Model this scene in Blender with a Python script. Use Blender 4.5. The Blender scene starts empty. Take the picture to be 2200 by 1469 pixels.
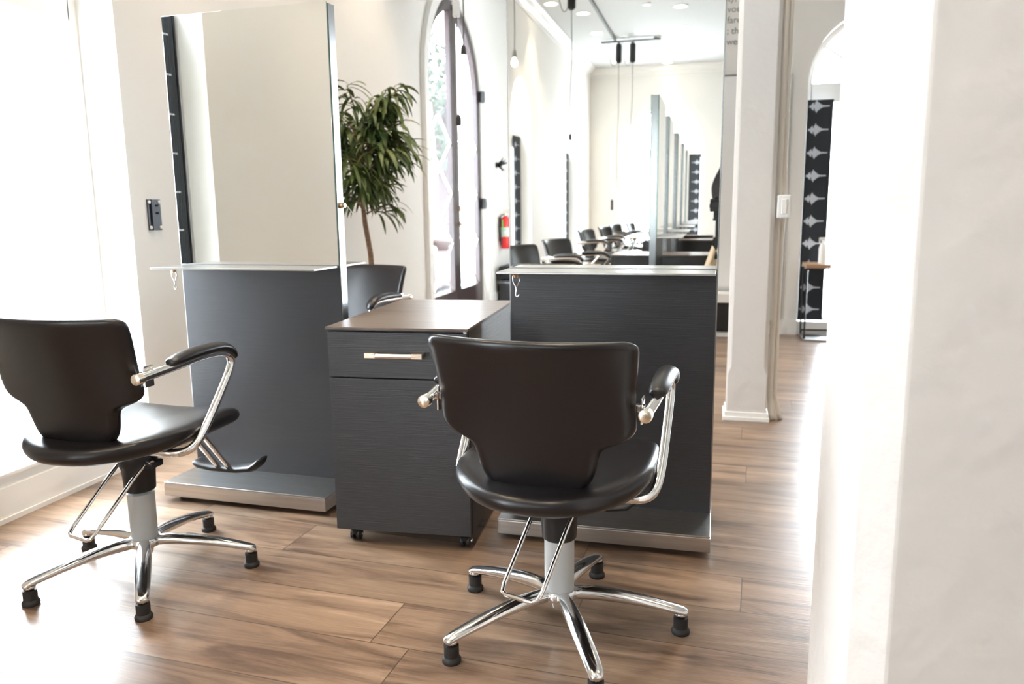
import bpy, bmesh, math, random
from mathutils import Vector, Matrix
random.seed(7)
sc = bpy.context.scene
PI = math.pi
R = math.radians

# ------------------------------------------------------------------ camera
cam_d = bpy.data.cameras.new('camera')
cam = bpy.data.objects.new('camera', cam_d)
sc.collection.objects.link(cam)
CAM_H = 1.077
yaw, pit, rol = -0.25234, 0.16872, -0.01205
fw = Vector((math.sin(yaw)*math.cos(pit), math.cos(yaw)*math.cos(pit), -math.sin(pit)))
rt = Vector((math.cos(yaw), -math.sin(yaw), 0)); up = rt.cross(fw)
r2 = rt*math.cos(rol)+up*math.sin(rol); u2 = -rt*math.sin(rol)+up*math.cos(rol)
mw = Matrix((( r2.x, u2.x, -fw.x, 0), (r2.y, u2.y, -fw.y, 0), (r2.z, u2.z, -fw.z, CAM_H), (0,0,0,1)))
cam.matrix_world = mw
cam_d.sensor_width = 36.0
cam_d.sensor_fit = 'HORIZONTAL'
cam_d.lens = 1685.17*36.0/2200.0
cam_d.clip_start = 0.02
cam_d.dof.use_dof = True
cam_d.dof.focus_distance = 1.95
cam_d.dof.aperture_fstop = 4.0
sc.camera = cam

# ------------------------------------------------------------------ world, exposure
w = bpy.data.worlds.new('sky'); sc.world = w; w.use_nodes = True
nt = w.node_tree; nt.nodes.clear()
wo = nt.nodes.new('ShaderNodeOutputWorld'); bg = nt.nodes.new('ShaderNodeBackground')
bg.inputs['Color'].default_value = (0.84, 0.92, 1.0, 1); bg.inputs['Strength'].default_value = 21.0
nt.links.new(bg.outputs[0], wo.inputs[0])
sc.view_settings.view_transform = 'Standard'
sc.view_settings.look = 'None'
sc.view_settings.exposure = 0.60
sc.view_settings.gamma = 1.0
sc.view_settings.use_curve_mapping = False
SPOT_W = 62.0
SPOT_COL = (1.0, 0.80, 0.58)

# room dimensions
XL, XR = -2.42, 4.6
YB, YF, YF2 = -10.6, 6.93, 9.9
XJ = -0.75
ZC = 3.7
WT = 0.30

# daylight enters through the openings: portals guide the sky sampling
def portal(loc, rot, sx, sy):
    l = bpy.data.lights.new('window_portal', 'AREA'); l.shape = 'RECTANGLE'; l.size = sx; l.size_y = sy
    l.cycles.is_portal = True
    o = bpy.data.objects.new('window_portal', l); sc.collection.objects.link(o)
    o.location = loc; o.rotation_euler = rot
LEFT_WIN = [2.36, -1.27, -4.9, -8.53]
WW = 0.53           # half width of an arched window
for yc in LEFT_WIN:
    portal((XL-WT-0.02, yc, 1.4), (0, R(-90), 0), 2.6, 1.1)
portal((XL-WT-0.02, 7.43, 1.6), (0, R(-90), 0), 3.0, 1.8)

# ------------------------------------------------------------------ materials
MATS = {}
def mat(name, col, rough=0.5, metal=0.0, spec=0.5, coat=0.0, bump=None, noise=None, ior=1.45):
    m = bpy.data.materials.new(name); m.use_nodes = True; n = m.node_tree; b = n.nodes['Principled BSDF']
    b.inputs['Base Color'].default_value = (*col, 1); b.inputs['Roughness'].default_value = rough
    b.inputs['Metallic'].default_value = metal; b.inputs['Specular IOR Level'].default_value = spec
    b.inputs['Coat Weight'].default_value = coat; b.inputs['IOR'].default_value = ior
    if noise:   # (scale xyz, colour 2, strength)
        tc = n.nodes.new('ShaderNodeTexCoord'); mp = n.nodes.new('ShaderNodeMapping'); mp.inputs['Scale'].default_value = noise[0]
        nz = n.nodes.new('ShaderNodeTexNoise'); nz.inputs['Scale'].default_value = 1.0; nz.inputs['Detail'].default_value = 5
        mx = n.nodes.new('ShaderNodeMix'); mx.data_type = 'RGBA'
        mx.inputs[6].default_value = (*col, 1); mx.inputs[7].default_value = (*noise[1], 1)
        rr = n.nodes.new('ShaderNodeMapRange'); rr.inputs[1].default_value = 0.35; rr.inputs[2].default_value = 0.65
        n.links.new(tc.outputs['Object'], mp.inputs[0]); n.links.new(mp.outputs[0], nz.inputs['Vector'])
        n.links.new(nz.outputs[0], rr.inputs[0]); n.links.new(rr.outputs[0], mx.inputs[0]); n.links.new(mx.outputs[2], b.inputs['Base Color'])
        if len(noise) > 2:
            bp = n.nodes.new('ShaderNodeBump'); bp.inputs['Strength'].default_value = noise[2]; bp.inputs['Distance'].default_value = 0.004
            n.links.new(nz.outputs[0], bp.inputs['Height']); n.links.new(bp.outputs[0], b.inputs['Normal'])
    elif bump:  # (scale, strength)
        tc = n.nodes.new('ShaderNodeTexCoord')
        nz = n.nodes.new('ShaderNodeTexNoise'); nz.inputs['Scale'].default_value = bump[0]; nz.inputs['Detail'].default_value = 6
        bp = n.nodes.new('ShaderNodeBump'); bp.inputs['Strength'].default_value = bump[1]; bp.inputs['Distance'].default_value = bump[2] if len(bump) > 2 else 0.004
        n.links.new(tc.outputs['Object'], nz.inputs['Vector'])
        n.links.new(nz.outputs[0], bp.inputs['Height']); n.links.new(bp.outputs[0], b.inputs['Normal'])
    MATS[name] = m
    return m

m_wall = mat('wall_paint', (0.82, 0.80, 0.765), 0.7, bump=(9, 0.25, 0.01))
m_pillar = mat('pillar_plaster', (0.71, 0.675, 0.64), 0.65, bump=(11, 0.7, 0.012))
m_trim = mat('trim_paint', (0.86, 0.85, 0.82), 0.4)
m_ceil = mat('ceiling_paint', (0.60, 0.61, 0.60), 0.8)
m_leather = mat('black_leather', (0.009, 0.0075, 0.0085), 0.30, spec=0.55, bump=(260, 0.12, 0.001))
m_chrome = mat('chrome', (0.86, 0.85, 0.84), 0.09, 1.0)
m_polish = mat('polished_aluminium', (0.80, 0.79, 0.78), 0.14, 1.0)
m_steel = mat('brushed_steel', (0.56, 0.55, 0.54), 0.30, 1.0, noise=((3, 160, 160), (0.47, 0.46, 0.45), 0.05))
m_frame = mat('metal_edge', (0.36, 0.37, 0.38), 0.25, 1.0)
m_greycol = mat('grey_painted_steel', (0.50, 0.50, 0.49), 0.35, spec=0.5)
m_blackp = mat('black_plastic', (0.012, 0.012, 0.013), 0.38)
m_rubber = mat('black_rubber', (0.02, 0.018, 0.017), 0.55)
m_lamin = mat('charcoal_laminate', (0.013, 0.014, 0.019), 0.40, spec=0.85, noise=((5, 5, 420), (0.009, 0.010, 0.013), 0.25))
m_mirror = mat('mirror_glass', (0.93, 0.94, 0.915), 0.0, 1.0)
m_glassedge = mat('glass_edge', (0.25, 0.42, 0.36), 0.1, spec=0.6)
m_brass = mat('brass', (0.80, 0.62, 0.42), 0.2, 1.0)
m_nickel = mat('satin_nickel', (0.85, 0.76, 0.64), 0.25, 1.0)
m_top = mat('bronze_laminate', (0.17, 0.125, 0.095), 0.30, spec=0.6, noise=((5, 60, 5), (0.10, 0.075, 0.06), 0.1))
m_darkwood = mat('dark_stained_wood', (0.035, 0.018, 0.018), 0.28, spec=0.6, noise=((40, 40, 3), (0.02, 0.010, 0.012)))
m_leaf = mat('leaf_green', (0.045, 0.095, 0.028), 0.42, noise=((7, 7, 7), (0.16, 0.20, 0.06)))
m_bark = mat('bark', (0.30, 0.19, 0.12), 0.8, noise=((30, 30, 90), (0.20, 0.12, 0.08), 0.6))
m_pot = mat('dark_pot', (0.05, 0.05, 0.05), 0.5)
m_soil = mat('soil', (0.05, 0.035, 0.025), 0.9)
m_red = mat('red_enamel', (0.72, 0.02, 0.02), 0.25, coat=0.5)
m_white = mat('white_plastic', (0.85, 0.85, 0.84), 0.35)
m_paper = mat('label_print', (0.85, 0.86, 0.83), 0.5, noise=((30, 30, 90), (0.45, 0.60, 0.50)))
m_green = mat('green_tag', (0.18, 0.55, 0.12), 0.5)
m_blacksteel = mat('black_steel', (0.03, 0.032, 0.038), 0.35, 0.4)
m_mirrortone = mat('painted_reflection', (0.50, 0.54, 0.51), 0.25)  # flat tone painted in place of a wall mirror's reflection
m_woodtop = mat('warm_wood', (0.42, 0.26, 0.15), 0.4, noise=((3, 40, 40), (0.32, 0.19, 0.11)))
m_beige = mat('beige_pipe_paint', (0.72, 0.66, 0.58), 0.5)
m_rail = mat('grey_rail', (0.12, 0.13, 0.13), 0.5)
m_cord = mat('cord', (0.03, 0.03, 0.03), 0.6)
m_cordgrey = mat('grey_cord', (0.20, 0.19, 0.17), 0.6)
m_ink = mat('grey_lettering', (0.22, 0.24, 0.24), 0.6)
m_inkpale = mat('pale_lettering', (0.70, 0.74, 0.78), 0.6)
m_brown = mat('brown_leather', (0.030, 0.013, 0.011), 0.4)
m_skin = mat('skin', (0.62, 0.40, 0.30), 0.5)
m_cloth = mat('black_cloth', (0.018, 0.02, 0.026), 0.8)
m_hair = mat('dark_hair', (0.03, 0.02, 0.015), 0.6)
m_pave = mat('pavement', (0.62, 0.61, 0.60), 0.8, bump=(20, 0.3))
m_tree = mat('street_tree_leaves', (0.016, 0.024, 0.014), 0.6)
m_sidewood = mat('tripod_pale_wood', (0.70, 0.60, 0.46), 0.4)

def emit(name, col, s):
    m = bpy.data.materials.new(name); m.use_nodes = True; b = m.node_tree.nodes['Principled BSDF']
    b.inputs['Base Color'].default_value = (*col, 1)
    b.inputs['Emission Color'].default_value = (*col, 1); b.inputs['Emission Strength'].default_value = s
    return m
m_lamp = emit('lamp_diffuser', (1.0, 0.88, 0.70), 14)
m_bulb = emit('bulb_glow', (1.0, 0.75, 0.45), 6)

def glass_mat():
    m = bpy.data.materials.new('window_glass'); m.use_nodes = True; n = m.node_tree; n.nodes.clear()
    o = n.nodes.new('ShaderNodeOutputMaterial'); t = n.nodes.new('ShaderNodeBsdfTransparent'); t.inputs[0].default_value = (0.95, 0.97, 0.97, 1)
    g = n.nodes.new('ShaderNodeBsdfGlossy'); g.inputs['Roughness'].default_value = 0.0
    f = n.nodes.new('ShaderNodeFresnel'); ge = n.nodes.new('ShaderNodeNewGeometry'); mr = n.nodes.new('ShaderNodeMapRange')
    mr.inputs[3].default_value = 1.5; mr.inputs[4].default_value = 1/1.5     # same reflectance from either side of the sheet
    n.links.new(ge.outputs['Backfacing'], mr.inputs[0]); n.links.new(mr.outputs[0], f.inputs[0])
    mx = n.nodes.new('ShaderNodeMixShader')
    n.links.new(f.outputs[0], mx.inputs[0]); n.links.new(t.outputs[0], mx.inputs[1]); n.links.new(g.outputs[0], mx.inputs[2])
    n.links.new(mx.outputs[0], o.inputs[0]); return m
m_glass = glass_mat()

def math_node(n, op, a, b=None):
    k = n.nodes.new('ShaderNodeMath'); k.operation = op
    for i, v in enumerate((a, b)):
        if v is None: continue
        if isinstance(v, (int, float)): k.inputs[i].default_value = v
        else: n.links.new(v, k.inputs[i])
    return k.outputs[0]

def floor_mat():
    m = bpy.data.materials.new('oak_plank_floor'); m.use_nodes = True; n = m.node_tree; b = n.nodes['Principled BSDF']
    tc = n.nodes.new('ShaderNodeTexCoord'); mp = n.nodes.new('ShaderNodeMapping'); mp.inputs['Rotation'].default_value = (0, 0, 0.052)
    n.links.new(tc.outputs['Object'], mp.inputs[0])
    sx = n.nodes.new('ShaderNodeSeparateXYZ'); n.links.new(mp.outputs[0], sx.inputs[0])
    v = math_node(n, 'DIVIDE', math_node(n, 'ADD', sx.outputs[1], -0.124+0.21*60), 0.2075)
    row = math_node(n, 'FLOOR', v); fv = math_node(n, 'FRACT', v)
    wn = n.nodes.new('ShaderNodeTexWhiteNoise'); wn.noise_dimensions = '1D'; n.links.new(row, wn.inputs['W'])
    u = math_node(n, 'ADD', math_node(n, 'DIVIDE', math_node(n, 'ADD', sx.outputs[0], 50), 1.42), wn.outputs['Value'])
    col = math_node(n, 'FLOOR', u); fu = math_node(n, 'FRACT', u)
    cell = math_node(n, 'ADD', math_node(n, 'MULTIPLY', row, 17.3), col)
    wn2 = n.nodes.new('ShaderNodeTexWhiteNoise'); wn2.noise_dimensions = '1D'; n.links.new(cell, wn2.inputs['W'])
    # grain: offset the sample per plank, stretched along the plank
    cb = n.nodes.new('ShaderNodeCombineXYZ')
    n.links.new(math_node(n, 'ADD', math_node(n, 'MULTIPLY', sx.outputs[0], 1.6), math_node(n, 'MULTIPLY', wn2.outputs['Value'], 40)), cb.inputs[0])
    n.links.new(math_node(n, 'MULTIPLY', sx.outputs[1], 13), cb.inputs[1])
    n.links.new(wn2.outputs['Value'], cb.inputs[2])
    nz = n.nodes.new('ShaderNodeTexNoise'); nz.inputs['Scale'].default_value = 1.0; nz.inputs['Detail'].default_value = 7; nz.inputs['Roughness'].default_value = 0.62; nz.inputs['Distortion'].default_value = 0.9
    n.links.new(cb.outputs[0], nz.inputs['Vector'])
    cb2 = n.nodes.new('ShaderNodeCombineXYZ')
    n.links.new(math_node(n, 'MULTIPLY', sx.outputs[0], 9), cb2.inputs[0]); n.links.new(math_node(n, 'MULTIPLY', sx.outputs[1], 190), cb2.inputs[1])
    nz2 = n.nodes.new('ShaderNodeTexNoise'); nz2.inputs['Scale'].default_value = 1.0; nz2.inputs['Detail'].default_value = 4
    n.links.new(cb2.outputs[0], nz2.inputs['Vector'])
    rp = n.nodes.new('ShaderNodeValToRGB'); n.links.new(nz.outputs[0], rp.inputs[0])
    e = rp.color_ramp.elements; e[0].position = 0.35; e[0].color = (0.115, 0.072, 0.048, 1); e[1].position = 0.67; e[1].color = (0.34, 0.235, 0.165, 1)
    e2 = e.new(0.48); e2.color = (0.225, 0.150, 0.102, 1)
    e3 = e.new(0.58); e3.color = (0.275, 0.188, 0.128, 1)
    hs = n.nodes.new('ShaderNodeHueSaturation'); n.links.new(rp.outputs[0], hs.inputs['Color'])
    mr = n.nodes.new('ShaderNodeMapRange'); mr.inputs[3].default_value = 0.82; mr.inputs[4].default_value = 1.2
    n.links.new(wn2.outputs['Value'], mr.inputs[0])
    mr2 = n.nodes.new('ShaderNodeMapRange'); mr2.inputs[1].default_value = .3; mr2.inputs[2].default_value = .7; mr2.inputs[3].default_value = 0.84; mr2.inputs[4].default_value = 1.1
    n.links.new(nz2.outputs[0], mr2.inputs[0])
    n.links.new(math_node(n, 'MULTIPLY', mr.outputs[0], mr2.outputs[0]), hs.inputs['Value'])
    # seams
    d1 = math_node(n, 'MINIMUM', fv, math_node(n, 'SUBTRACT', 1.0, fv)); s1 = math_node(n, 'LESS_THAN', d1, 0.008)
    d2 = math_node(n, 'MINIMUM', fu, math_node(n, 'SUBTRACT', 1.0, fu)); s2 = math_node(n, 'LESS_THAN', d2, 0.0012)
    sm = math_node(n, 'MAXIMUM', s1, s2)
    mx = n.nodes.new('ShaderNodeMix'); mx.data_type = 'RGBA'; mx.inputs[7].default_value = (0.05, 0.032, 0.022, 1)
    n.links.new(math_node(n, 'MULTIPLY', sm, 0.75), mx.inputs[0]); n.links.new(hs.outputs[0], mx.inputs[6]); n.links.new(mx.outputs[2], b.inputs['Base Color'])
    b.inputs['Roughness'].default_value = 0.30; b.inputs['Specular IOR Level'].default_value = 0.55
    bp = n.nodes.new('ShaderNodeBump'); bp.inputs['Strength'].default_value = 0.18; bp.inputs['Distance'].default_value = 0.002
    n.links.new(math_node(n, 'SUBTRACT', nz2.outputs[0], sm), bp.inputs['Height']); n.links.new(bp.outputs[0], b.inputs['Normal'])
    return m
m_floor = floor_mat()

def brick_mat():
    m = bpy.data.materials.new('brick_wall'); m.use_nodes = True; n = m.node_tree; b = n.nodes['Principled BSDF']
    tc = n.nodes.new('ShaderNodeTexCoord'); sp = n.nodes.new('ShaderNodeSeparateXYZ'); cb = n.nodes.new('ShaderNodeCombineXYZ')
    n.links.new(tc.outputs['Object'], sp.inputs[0]); n.links.new(sp.outputs[1], cb.inputs[0]); n.links.new(sp.outputs[2], cb.inputs[1])
    br = n.nodes.new('ShaderNodeTexBrick'); br.inputs['Scale'].default_value = 4
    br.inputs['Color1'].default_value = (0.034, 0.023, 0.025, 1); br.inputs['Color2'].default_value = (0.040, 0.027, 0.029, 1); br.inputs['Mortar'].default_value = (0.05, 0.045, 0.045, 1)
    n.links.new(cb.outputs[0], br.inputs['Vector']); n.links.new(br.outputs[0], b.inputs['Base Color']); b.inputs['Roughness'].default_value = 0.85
    return m
m_brick = brick_mat()

def banner_mat(gc=0.055, gw=0.034, lm=0.155, tail=0.028):
    # black ribbed print with white spindle shaped bursts, repeated down the sheet
    m = bpy.data.materials.new('waveform_print'); m.use_nodes = True; n = m.node_tree; b = n.nodes['Principled BSDF']
    tc = n.nodes.new('ShaderNodeTexCoord'); sp = n.nodes.new('ShaderNodeSeparateXYZ'); n.links.new(tc.outputs['Object'], sp.inputs[0])
    x, z = sp.outputs[0], sp.outputs[2]       # object space: x across 0..1 (0.18 m), z up
    col = math_node(n, 'FLOOR', math_node(n, 'MULTIPLY', x, 115))
    wn = n.nodes.new('ShaderNodeTexWhiteNoise'); wn.noise_dimensions = '1D'; n.links.new(col, wn.inputs['W'])
    zc = math_node(n, 'SUBTRACT', math_node(n, 'FRACT', math_node(n, 'DIVIDE', z, 0.182)), 0.5)
    az = math_node(n, 'ABSOLUTE', zc)
    # envelope: tall near x=.07, thin tail to x=.16
    g = math_node(n, 'DIVIDE', math_node(n, 'SUBTRACT', x, gc), gw)
    env = math_node(n, 'POWER', 2.718, math_node(n, 'MULTIPLY', math_node(n, 'MULTIPLY', g, g), -1.0))
    amp = math_node(n, 'ADD', math_node(n, 'MULTIPLY', math_node(n, 'MULTIPLY', env, 0.23), math_node(n, 'ADD', math_node(n, 'MULTIPLY', wn.outputs['Value'], 0.8), 0.3)), tail)
    inside = math_node(n, 'LESS_THAN', az, amp)
    lim = math_node(n, 'LESS_THAN', x, lm)
    rib = math_node(n, 'ADD', math_node(n, 'MULTIPLY', math_node(n, 'GREATER_THAN', math_node(n, 'FRACT', math_node(n, 'MULTIPLY', x, 115)), 0.4), 0.6), 0.4)
    k = math_node(n, 'MULTIPLY', math_node(n, 'MULTIPLY', inside, lim), rib)
    mx = n.nodes.new('ShaderNodeMix'); mx.data_type = 'RGBA'; mx.inputs[6].default_value = (0.035, 0.042, 0.052, 1); mx.inputs[7].default_value = (0.8, 0.86, 0.95, 1)
    n.links.new(k, mx.inputs[0]); n.links.new(mx.outputs[2], b.inputs['Base Color']); b.inputs['Roughness'].default_value = 0.5
    return m
m_banner = banner_mat()
m_banner2 = banner_mat(0.06, 0.03, 0.27, 0.022)

# ------------------------------------------------------------------ helpers
def tag(o, label=None, cat=None, group=None, kind=None):
    if label: o['label'] = label
    if cat: o['category'] = cat
    if group: o['group'] = group
    if kind: o['kind'] = kind
    return o

def thing(name, label, cat, loc=(0, 0, 0), rz=0.0, group=None):
    o = bpy.data.objects.new(name, None); sc.collection.objects.link(o)
    o.empty_display_size = 0.1
    o.location = loc; o.rotation_euler = (0, 0, rz)
    return tag(o, label, cat, group)

def obj(name, bm, m, parent=None, smooth=False, label=None, auto=None):
    me = bpy.data.meshes.new(name)
    bmesh.ops.recalc_face_normals(bm, faces=bm.faces)
    bm.to_mesh(me); bm.free()
    for mm in (m if isinstance(m, (list, tuple)) else [m]): me.materials.append(mm)
    if smooth:
        for p in me.polygons: p.use_smooth = True
    if auto is not None:
        for p in me.polygons: p.use_smooth = True
        me.set_sharp_from_angle(angle=R(auto))
    o = bpy.data.objects.new(name, me); sc.collection.objects.link(o)
    if parent: o.parent = parent
    if label: o['label'] = label
    return o

def box(bm, x0, x1, y0, y1, z0, z1, bev=0.0, mi=0):
    vs = [bm.verts.new(p) for p in ((x0,y0,z0),(x1,y0,z0),(x1,y1,z0),(x0,y1,z0),(x0,y0,z1),(x1,y0,z1),(x1,y1,z1),(x0,y1,z1))]
    fs = [bm.faces.new([vs[i] for i in q]) for q in ((0,3,2,1),(4,5,6,7),(0,1,5,4),(1,2,6,5),(2,3,7,6),(3,0,4,7))]
    for f in fs: f.material_index = mi
    if bev > 0:
        es = list({e for f in fs for e in f.edges})
        bmesh.ops.bevel(bm, geom=es, offset=bev, segments=2, affect='EDGES', profile=0.5)
    return bm

def B(x0, x1, y0, y1, z0, z1, bev=0.0):
    return box(bmesh.new(), x0, x1, y0, y1, z0, z1, bev)

def sweep(bm, pts, rad, n=12, cap=True, upv=None, smooth_iter=0):
    """tube along pts; rad float or list of (rx, rz) or floats; rx is sideways, rz is along the 'up' of the frame"""
    pts = [Vector(p) for p in pts]
    if smooth_iter:
        for _ in range(smooth_iter):
            q = [pts[0]]; rr = None
            for i in range(len(pts)-1):
                q.append(pts[i]*0.75+pts[i+1]*0.25); q.append(pts[i]*0.25+pts[i+1]*0.75)
            q.append(pts[-1]); pts = q
        if not isinstance(rad, (int, float, tuple)): rad = rad[0]
    N = len(pts)
    rads = rad if isinstance(rad, list) else [rad]*N
    t0 = (pts[1]-pts[0]).normalized()
    if upv is None:
        upv = Vector((0, 0, 1)) if abs(t0.z) < 0.9 else Vector((0, 1, 0))
    u = Vector(upv); rings = []
    for i, p in enumerate(pts):
        t = (pts[min(i+1, N-1)]-pts[max(i-1, 0)]).normalized()
        u = (u - t*u.dot(t)); u.normalize(); s = t.cross(u)
        r = rads[i]; rx, rz = (r, r) if isinstance(r, (int, float)) else r
        rings.append([bm.verts.new(p + s*(math.cos(a)*rx) + u*(math.sin(a)*rz)) for a in [2*PI*k/n for k in range(n)]])
    for i in range(N-1):
        for k in range(n):
            bm.faces.new((rings[i][k], rings[i][(k+1) % n], rings[i+1][(k+1) % n], rings[i+1][k]))
    if cap:
        bm.faces.new(rings[0][::-1]); bm.faces.new(rings[-1])
    return bm

def lathe(bm, prof, n=24, cx=0.0, cy=0.0, axis='z'):
    rings = []
    for r, z in prof:
        rr = max(r, 1e-5); ring = []
        for k in range(n):
            a = 2*PI*k/n
            if axis == 'z': p = (cx+rr*math.cos(a), cy+rr*math.sin(a), z)
            elif axis == 'y': p = (cx+rr*math.cos(a), z, cy+rr*math.sin(a))
            else: p = (z, cx+rr*math.cos(a), cy+rr*math.sin(a))
            ring.append(bm.verts.new(p))
        rings.append(ring)
    for i in range(len(rings)-1):
        for k in range(n):
            bm.faces.new((rings[i][k], rings[i][(k+1) % n], rings[i+1][(k+1) % n], rings[i+1][k]))
    bm.faces.new(rings[0][::-1]); bm.faces.new(rings[-1])
    return bm

def prism(bm, poly, z0, z1):
    a = [bm.verts.new((x, y, z0)) for x, y in poly]; b = [bm.verts.new((x, y, z1)) for x, y in poly]
    bm.faces.new(a[::-1]); bm.faces.new(b); n = len(poly)
    for i in range(n): bm.faces.new((a[i], a[(i+1) % n], b[(i+1) % n], b[i]))
    return bm

def copy_tree(o, parent=None):
    c = o.copy(); sc.collection.objects.link(c); c.parent = parent
    for ch in [k for k in ALLOBJ(o)]: copy_tree(ch, c)
    return c
def ALLOBJ(o):
    return list(o.children)

def struct(name, bm, m, **k):
    o = obj(name, bm, m, **k); o['kind'] = 'structure'; return o

# ------------------------------------------------------------------ room shell
struct('floor', B(XL-WT, XR+WT, YB-WT, YF2+WT, -0.1, 0.0), m_floor)
struct('ceiling', B(XL-WT, XR+WT, YB-WT, YF2+WT, ZC, ZC+0.12), m_ceil)

def arch_pts(c, hw, z0, zs, n=20):
    """outline of an arched opening in (along, z), counter-clockwise from bottom left"""
    p = [(c-hw, z0), (c+hw, z0)]
    for i in range(n+1):
        a = PI*i/n
        p.append((c+hw*math.cos(a), zs+hw*math.sin(a)))
    return p

def wall_with_arches(name, mapper, a0, a1, z1, opens, thick):
    """slab running a0..a1 along the wall, z 0..z1, pierced by arched openings (centre, halfwidth, sill, spring).
    mapper(a, d, z) -> world point, d is depth outwards"""
    bm = bmesh.new(); n = 20
    def quad(pts):
        bm.faces.new([bm.verts.new(mapper(*p)) for p in pts])
    def face2(a_, b_, c_, d_):
        for dd in (0.0, thick):
            quad([(p[0], dd, p[1]) for p in (a_, b_, c_, d_)])
    opens = sorted(opens); cur = a0
    for (c, hw, zs0, zsp) in opens:
        face2((cur, 0), (c-hw, 0), (c-hw, z1), (cur, z1))
        if zs0 > 0: face2((c-hw, 0), (c+hw, 0), (c+hw, zs0), (c-hw, zs0))
        prev = (c+hw, zsp)
        for i in range(1, n+1):
            a = PI*i/n; q = (c+hw*math.cos(a), zsp+hw*math.sin(a))
            face2(prev, q, (q[0], z1), (prev[0], z1)); prev = q
        out = arch_pts(c, hw, zs0, zsp, n)
        for i in range(len(out)):
            p, q = out[i], out[(i+1) % len(out)]
            if i == 0 and zs0 <= 0: continue
            quad([(p[0], 0, p[1]), (q[0], 0, q[1]), (q[0], thick, q[1]), (p[0], thick, p[1])])
        cur = c+hw
    face2((cur, 0), (a1, 0), (a1, z1), (cur, z1))
    quad([(a0, 0, 0), (a0, thick, 0), (a0, thick, z1), (a0, 0, z1)]); quad([(a1, 0, 0), (a1, thick, 0), (a1, thick, z1), (a1, 0, z1)])
    quad([(a0, 0, z1), (a1, 0, z1), (a1, thick, z1), (a0, thick, z1)])
    bmesh.ops.remove_doubles(bm, verts=bm.verts, dist=1e-5)
    return struct(name, bm, m_wall)

SILL, SPR = 0.16, 2.17
map_left = lambda a, d, z: (XL-d, a, z)
map_back = lambda a, d, z: (a, YB-d, z)
map_front = lambda a, d, z: (a, YF+d, z)
map_right = lambda a, d, z: (XR+d, a, z)
DOOR_C, DOOR_HW, DOOR_SPR = 7.43, 0.87, 2.17
wall_with_arches('wall_left', map_left, YB-WT, YF2+WT, ZC, [(y, WW, SILL, SPR) for y in LEFT_WIN]+[(DOOR_C, DOOR_HW, 0.0, DOOR_SPR)], WT)
END_C = -1.01
wall_with_arches('wall_back', map_back, XL, XR, ZC, [(END_C, 0.76, SILL, SPR)], WT)
FRONT_C = 1.22
wall_with_arches('wall_front', map_front, XJ, XR, ZC, [(FRONT_C, WW, 0.10, 2.05)], 0.26)
wall_with_arches('wall_right', map_right, YB-WT, YF+WT, ZC, [], WT)
struct('wall_recess_side', B(XJ-0.2, XJ, YF, YF2, 0, ZC), m_wall)
struct('wall_recess_end', B(XL, XJ, YF2, YF2+0.2, 0, ZC), m_wall)
for xc in (FRONT_C,): portal((xc, YF+0.28, 1.4), (R(-90), 0, 0), 1.1, 2.5)
for xc in (END_C,): portal((xc, YB-WT-0.02, 1.5), (R(90), 0, 0), 1.6, 2.8)

# crown moulding: sloped prism along left, back, front and right walls
def crown(name, p0, p1, inx, iny):
    bm = bmesh.new(); prof = [(0, 0), (0.12, 0), (0.12, -0.02), (0.09, -0.04), (0.06, -0.09), (0.02, -0.12), (0.02, -0.17), (0, -0.17)]
    rings = []
    for p in (p0, p1):
        rings.append([bm.verts.new((p[0]+inx*a, p[1]+iny*a, ZC+b)) for a, b in prof])
    n = len(prof)
    for k in range(n): bm.faces.new((rings[0][k], rings[0][(k+1) % n], rings[1][(k+1) % n], rings[1][k]))
    bm.faces.new(rings[0]); bm.faces.new(rings[1][::-1])
    return struct(name, bm, m_trim)
crown('trim_1', (XL, YB), (XL, YF2), 1, 0); crown('trim_2', (XL, YB), (XR, YB), 0, 1)
crown('trim_3', (XJ, YF), (XR, YF), 0, -1); crown('trim_4', (XR, YB), (XR, YF), -1, 0)

def baseboard(name, segs):
    bm = bmesh.new()
    for x0, x1, y0, y1 in segs:
        box(bm, x0, x1, y0, y1, 0, 0.125); 
        ex = 0.006
        box(bm, x0-(ex if x1-x0 < 0.1 else 0), x1+(ex if x1-x0 < 0.1 else 0), y0-(ex if y1-y0 < 0.1 else 0), y1+(ex if y1-y0 < 0.1 else 0), 0, 0.018)
    return struct(name, bm, m_trim)
baseboard('baseboard_left', [(XL, XL+0.018, YB, DOOR_C-DOOR_HW-0.1), (XL, XL+0.018, DOOR_C+DOOR_HW+0.1, YF2)])
baseboard('baseboard_front', [(XJ, FRONT_C-WW, YF-0.018, YF), (FRONT_C+WW, XR, YF-0.018, YF)])
baseboard('baseboard_back', [(XL, XR, YB, YB+0.018)])
baseboard('baseboard_right', [(XR-0.018, XR, YB, YF)])

# ------------------------------------------------------------------ arched windows (structure with parts)
def arch_ring(bm, mapper, c, hw, z0, zs, wd, d0, d1, n=20, bottom=True):
    o = arch_pts(c, hw, z0, zs, n); i = arch_pts(c, hw-wd, z0+(wd if bottom else 0), zs, n)
    L = len(o)
    V = {}
    for nm, P_, d in (('o0', o, d0), ('o1', o, d1), ('i0', i, d0), ('i1', i, d1)):
        V[nm] = [bm.verts.new(mapper(p[0], d, p[1])) for p in P_]
    for k in range(L):
        if k == 0 and not bottom: continue
        q = (k+1) % L
        bm.faces.new((V['o0'][k], V['o0'][q], V['i0'][q], V['i0'][k]))
        bm.faces.new((V['o1'][k], V['o1'][q], V['i1'][q], V['i1'][k]))
        bm.faces.new((V['o0'][k], V['o0'][q], V['o1'][q], V['o1'][k]))
        bm.faces.new((V['i0'][k], V['i0'][q], V['i1'][q], V['i1'][k]))
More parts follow.
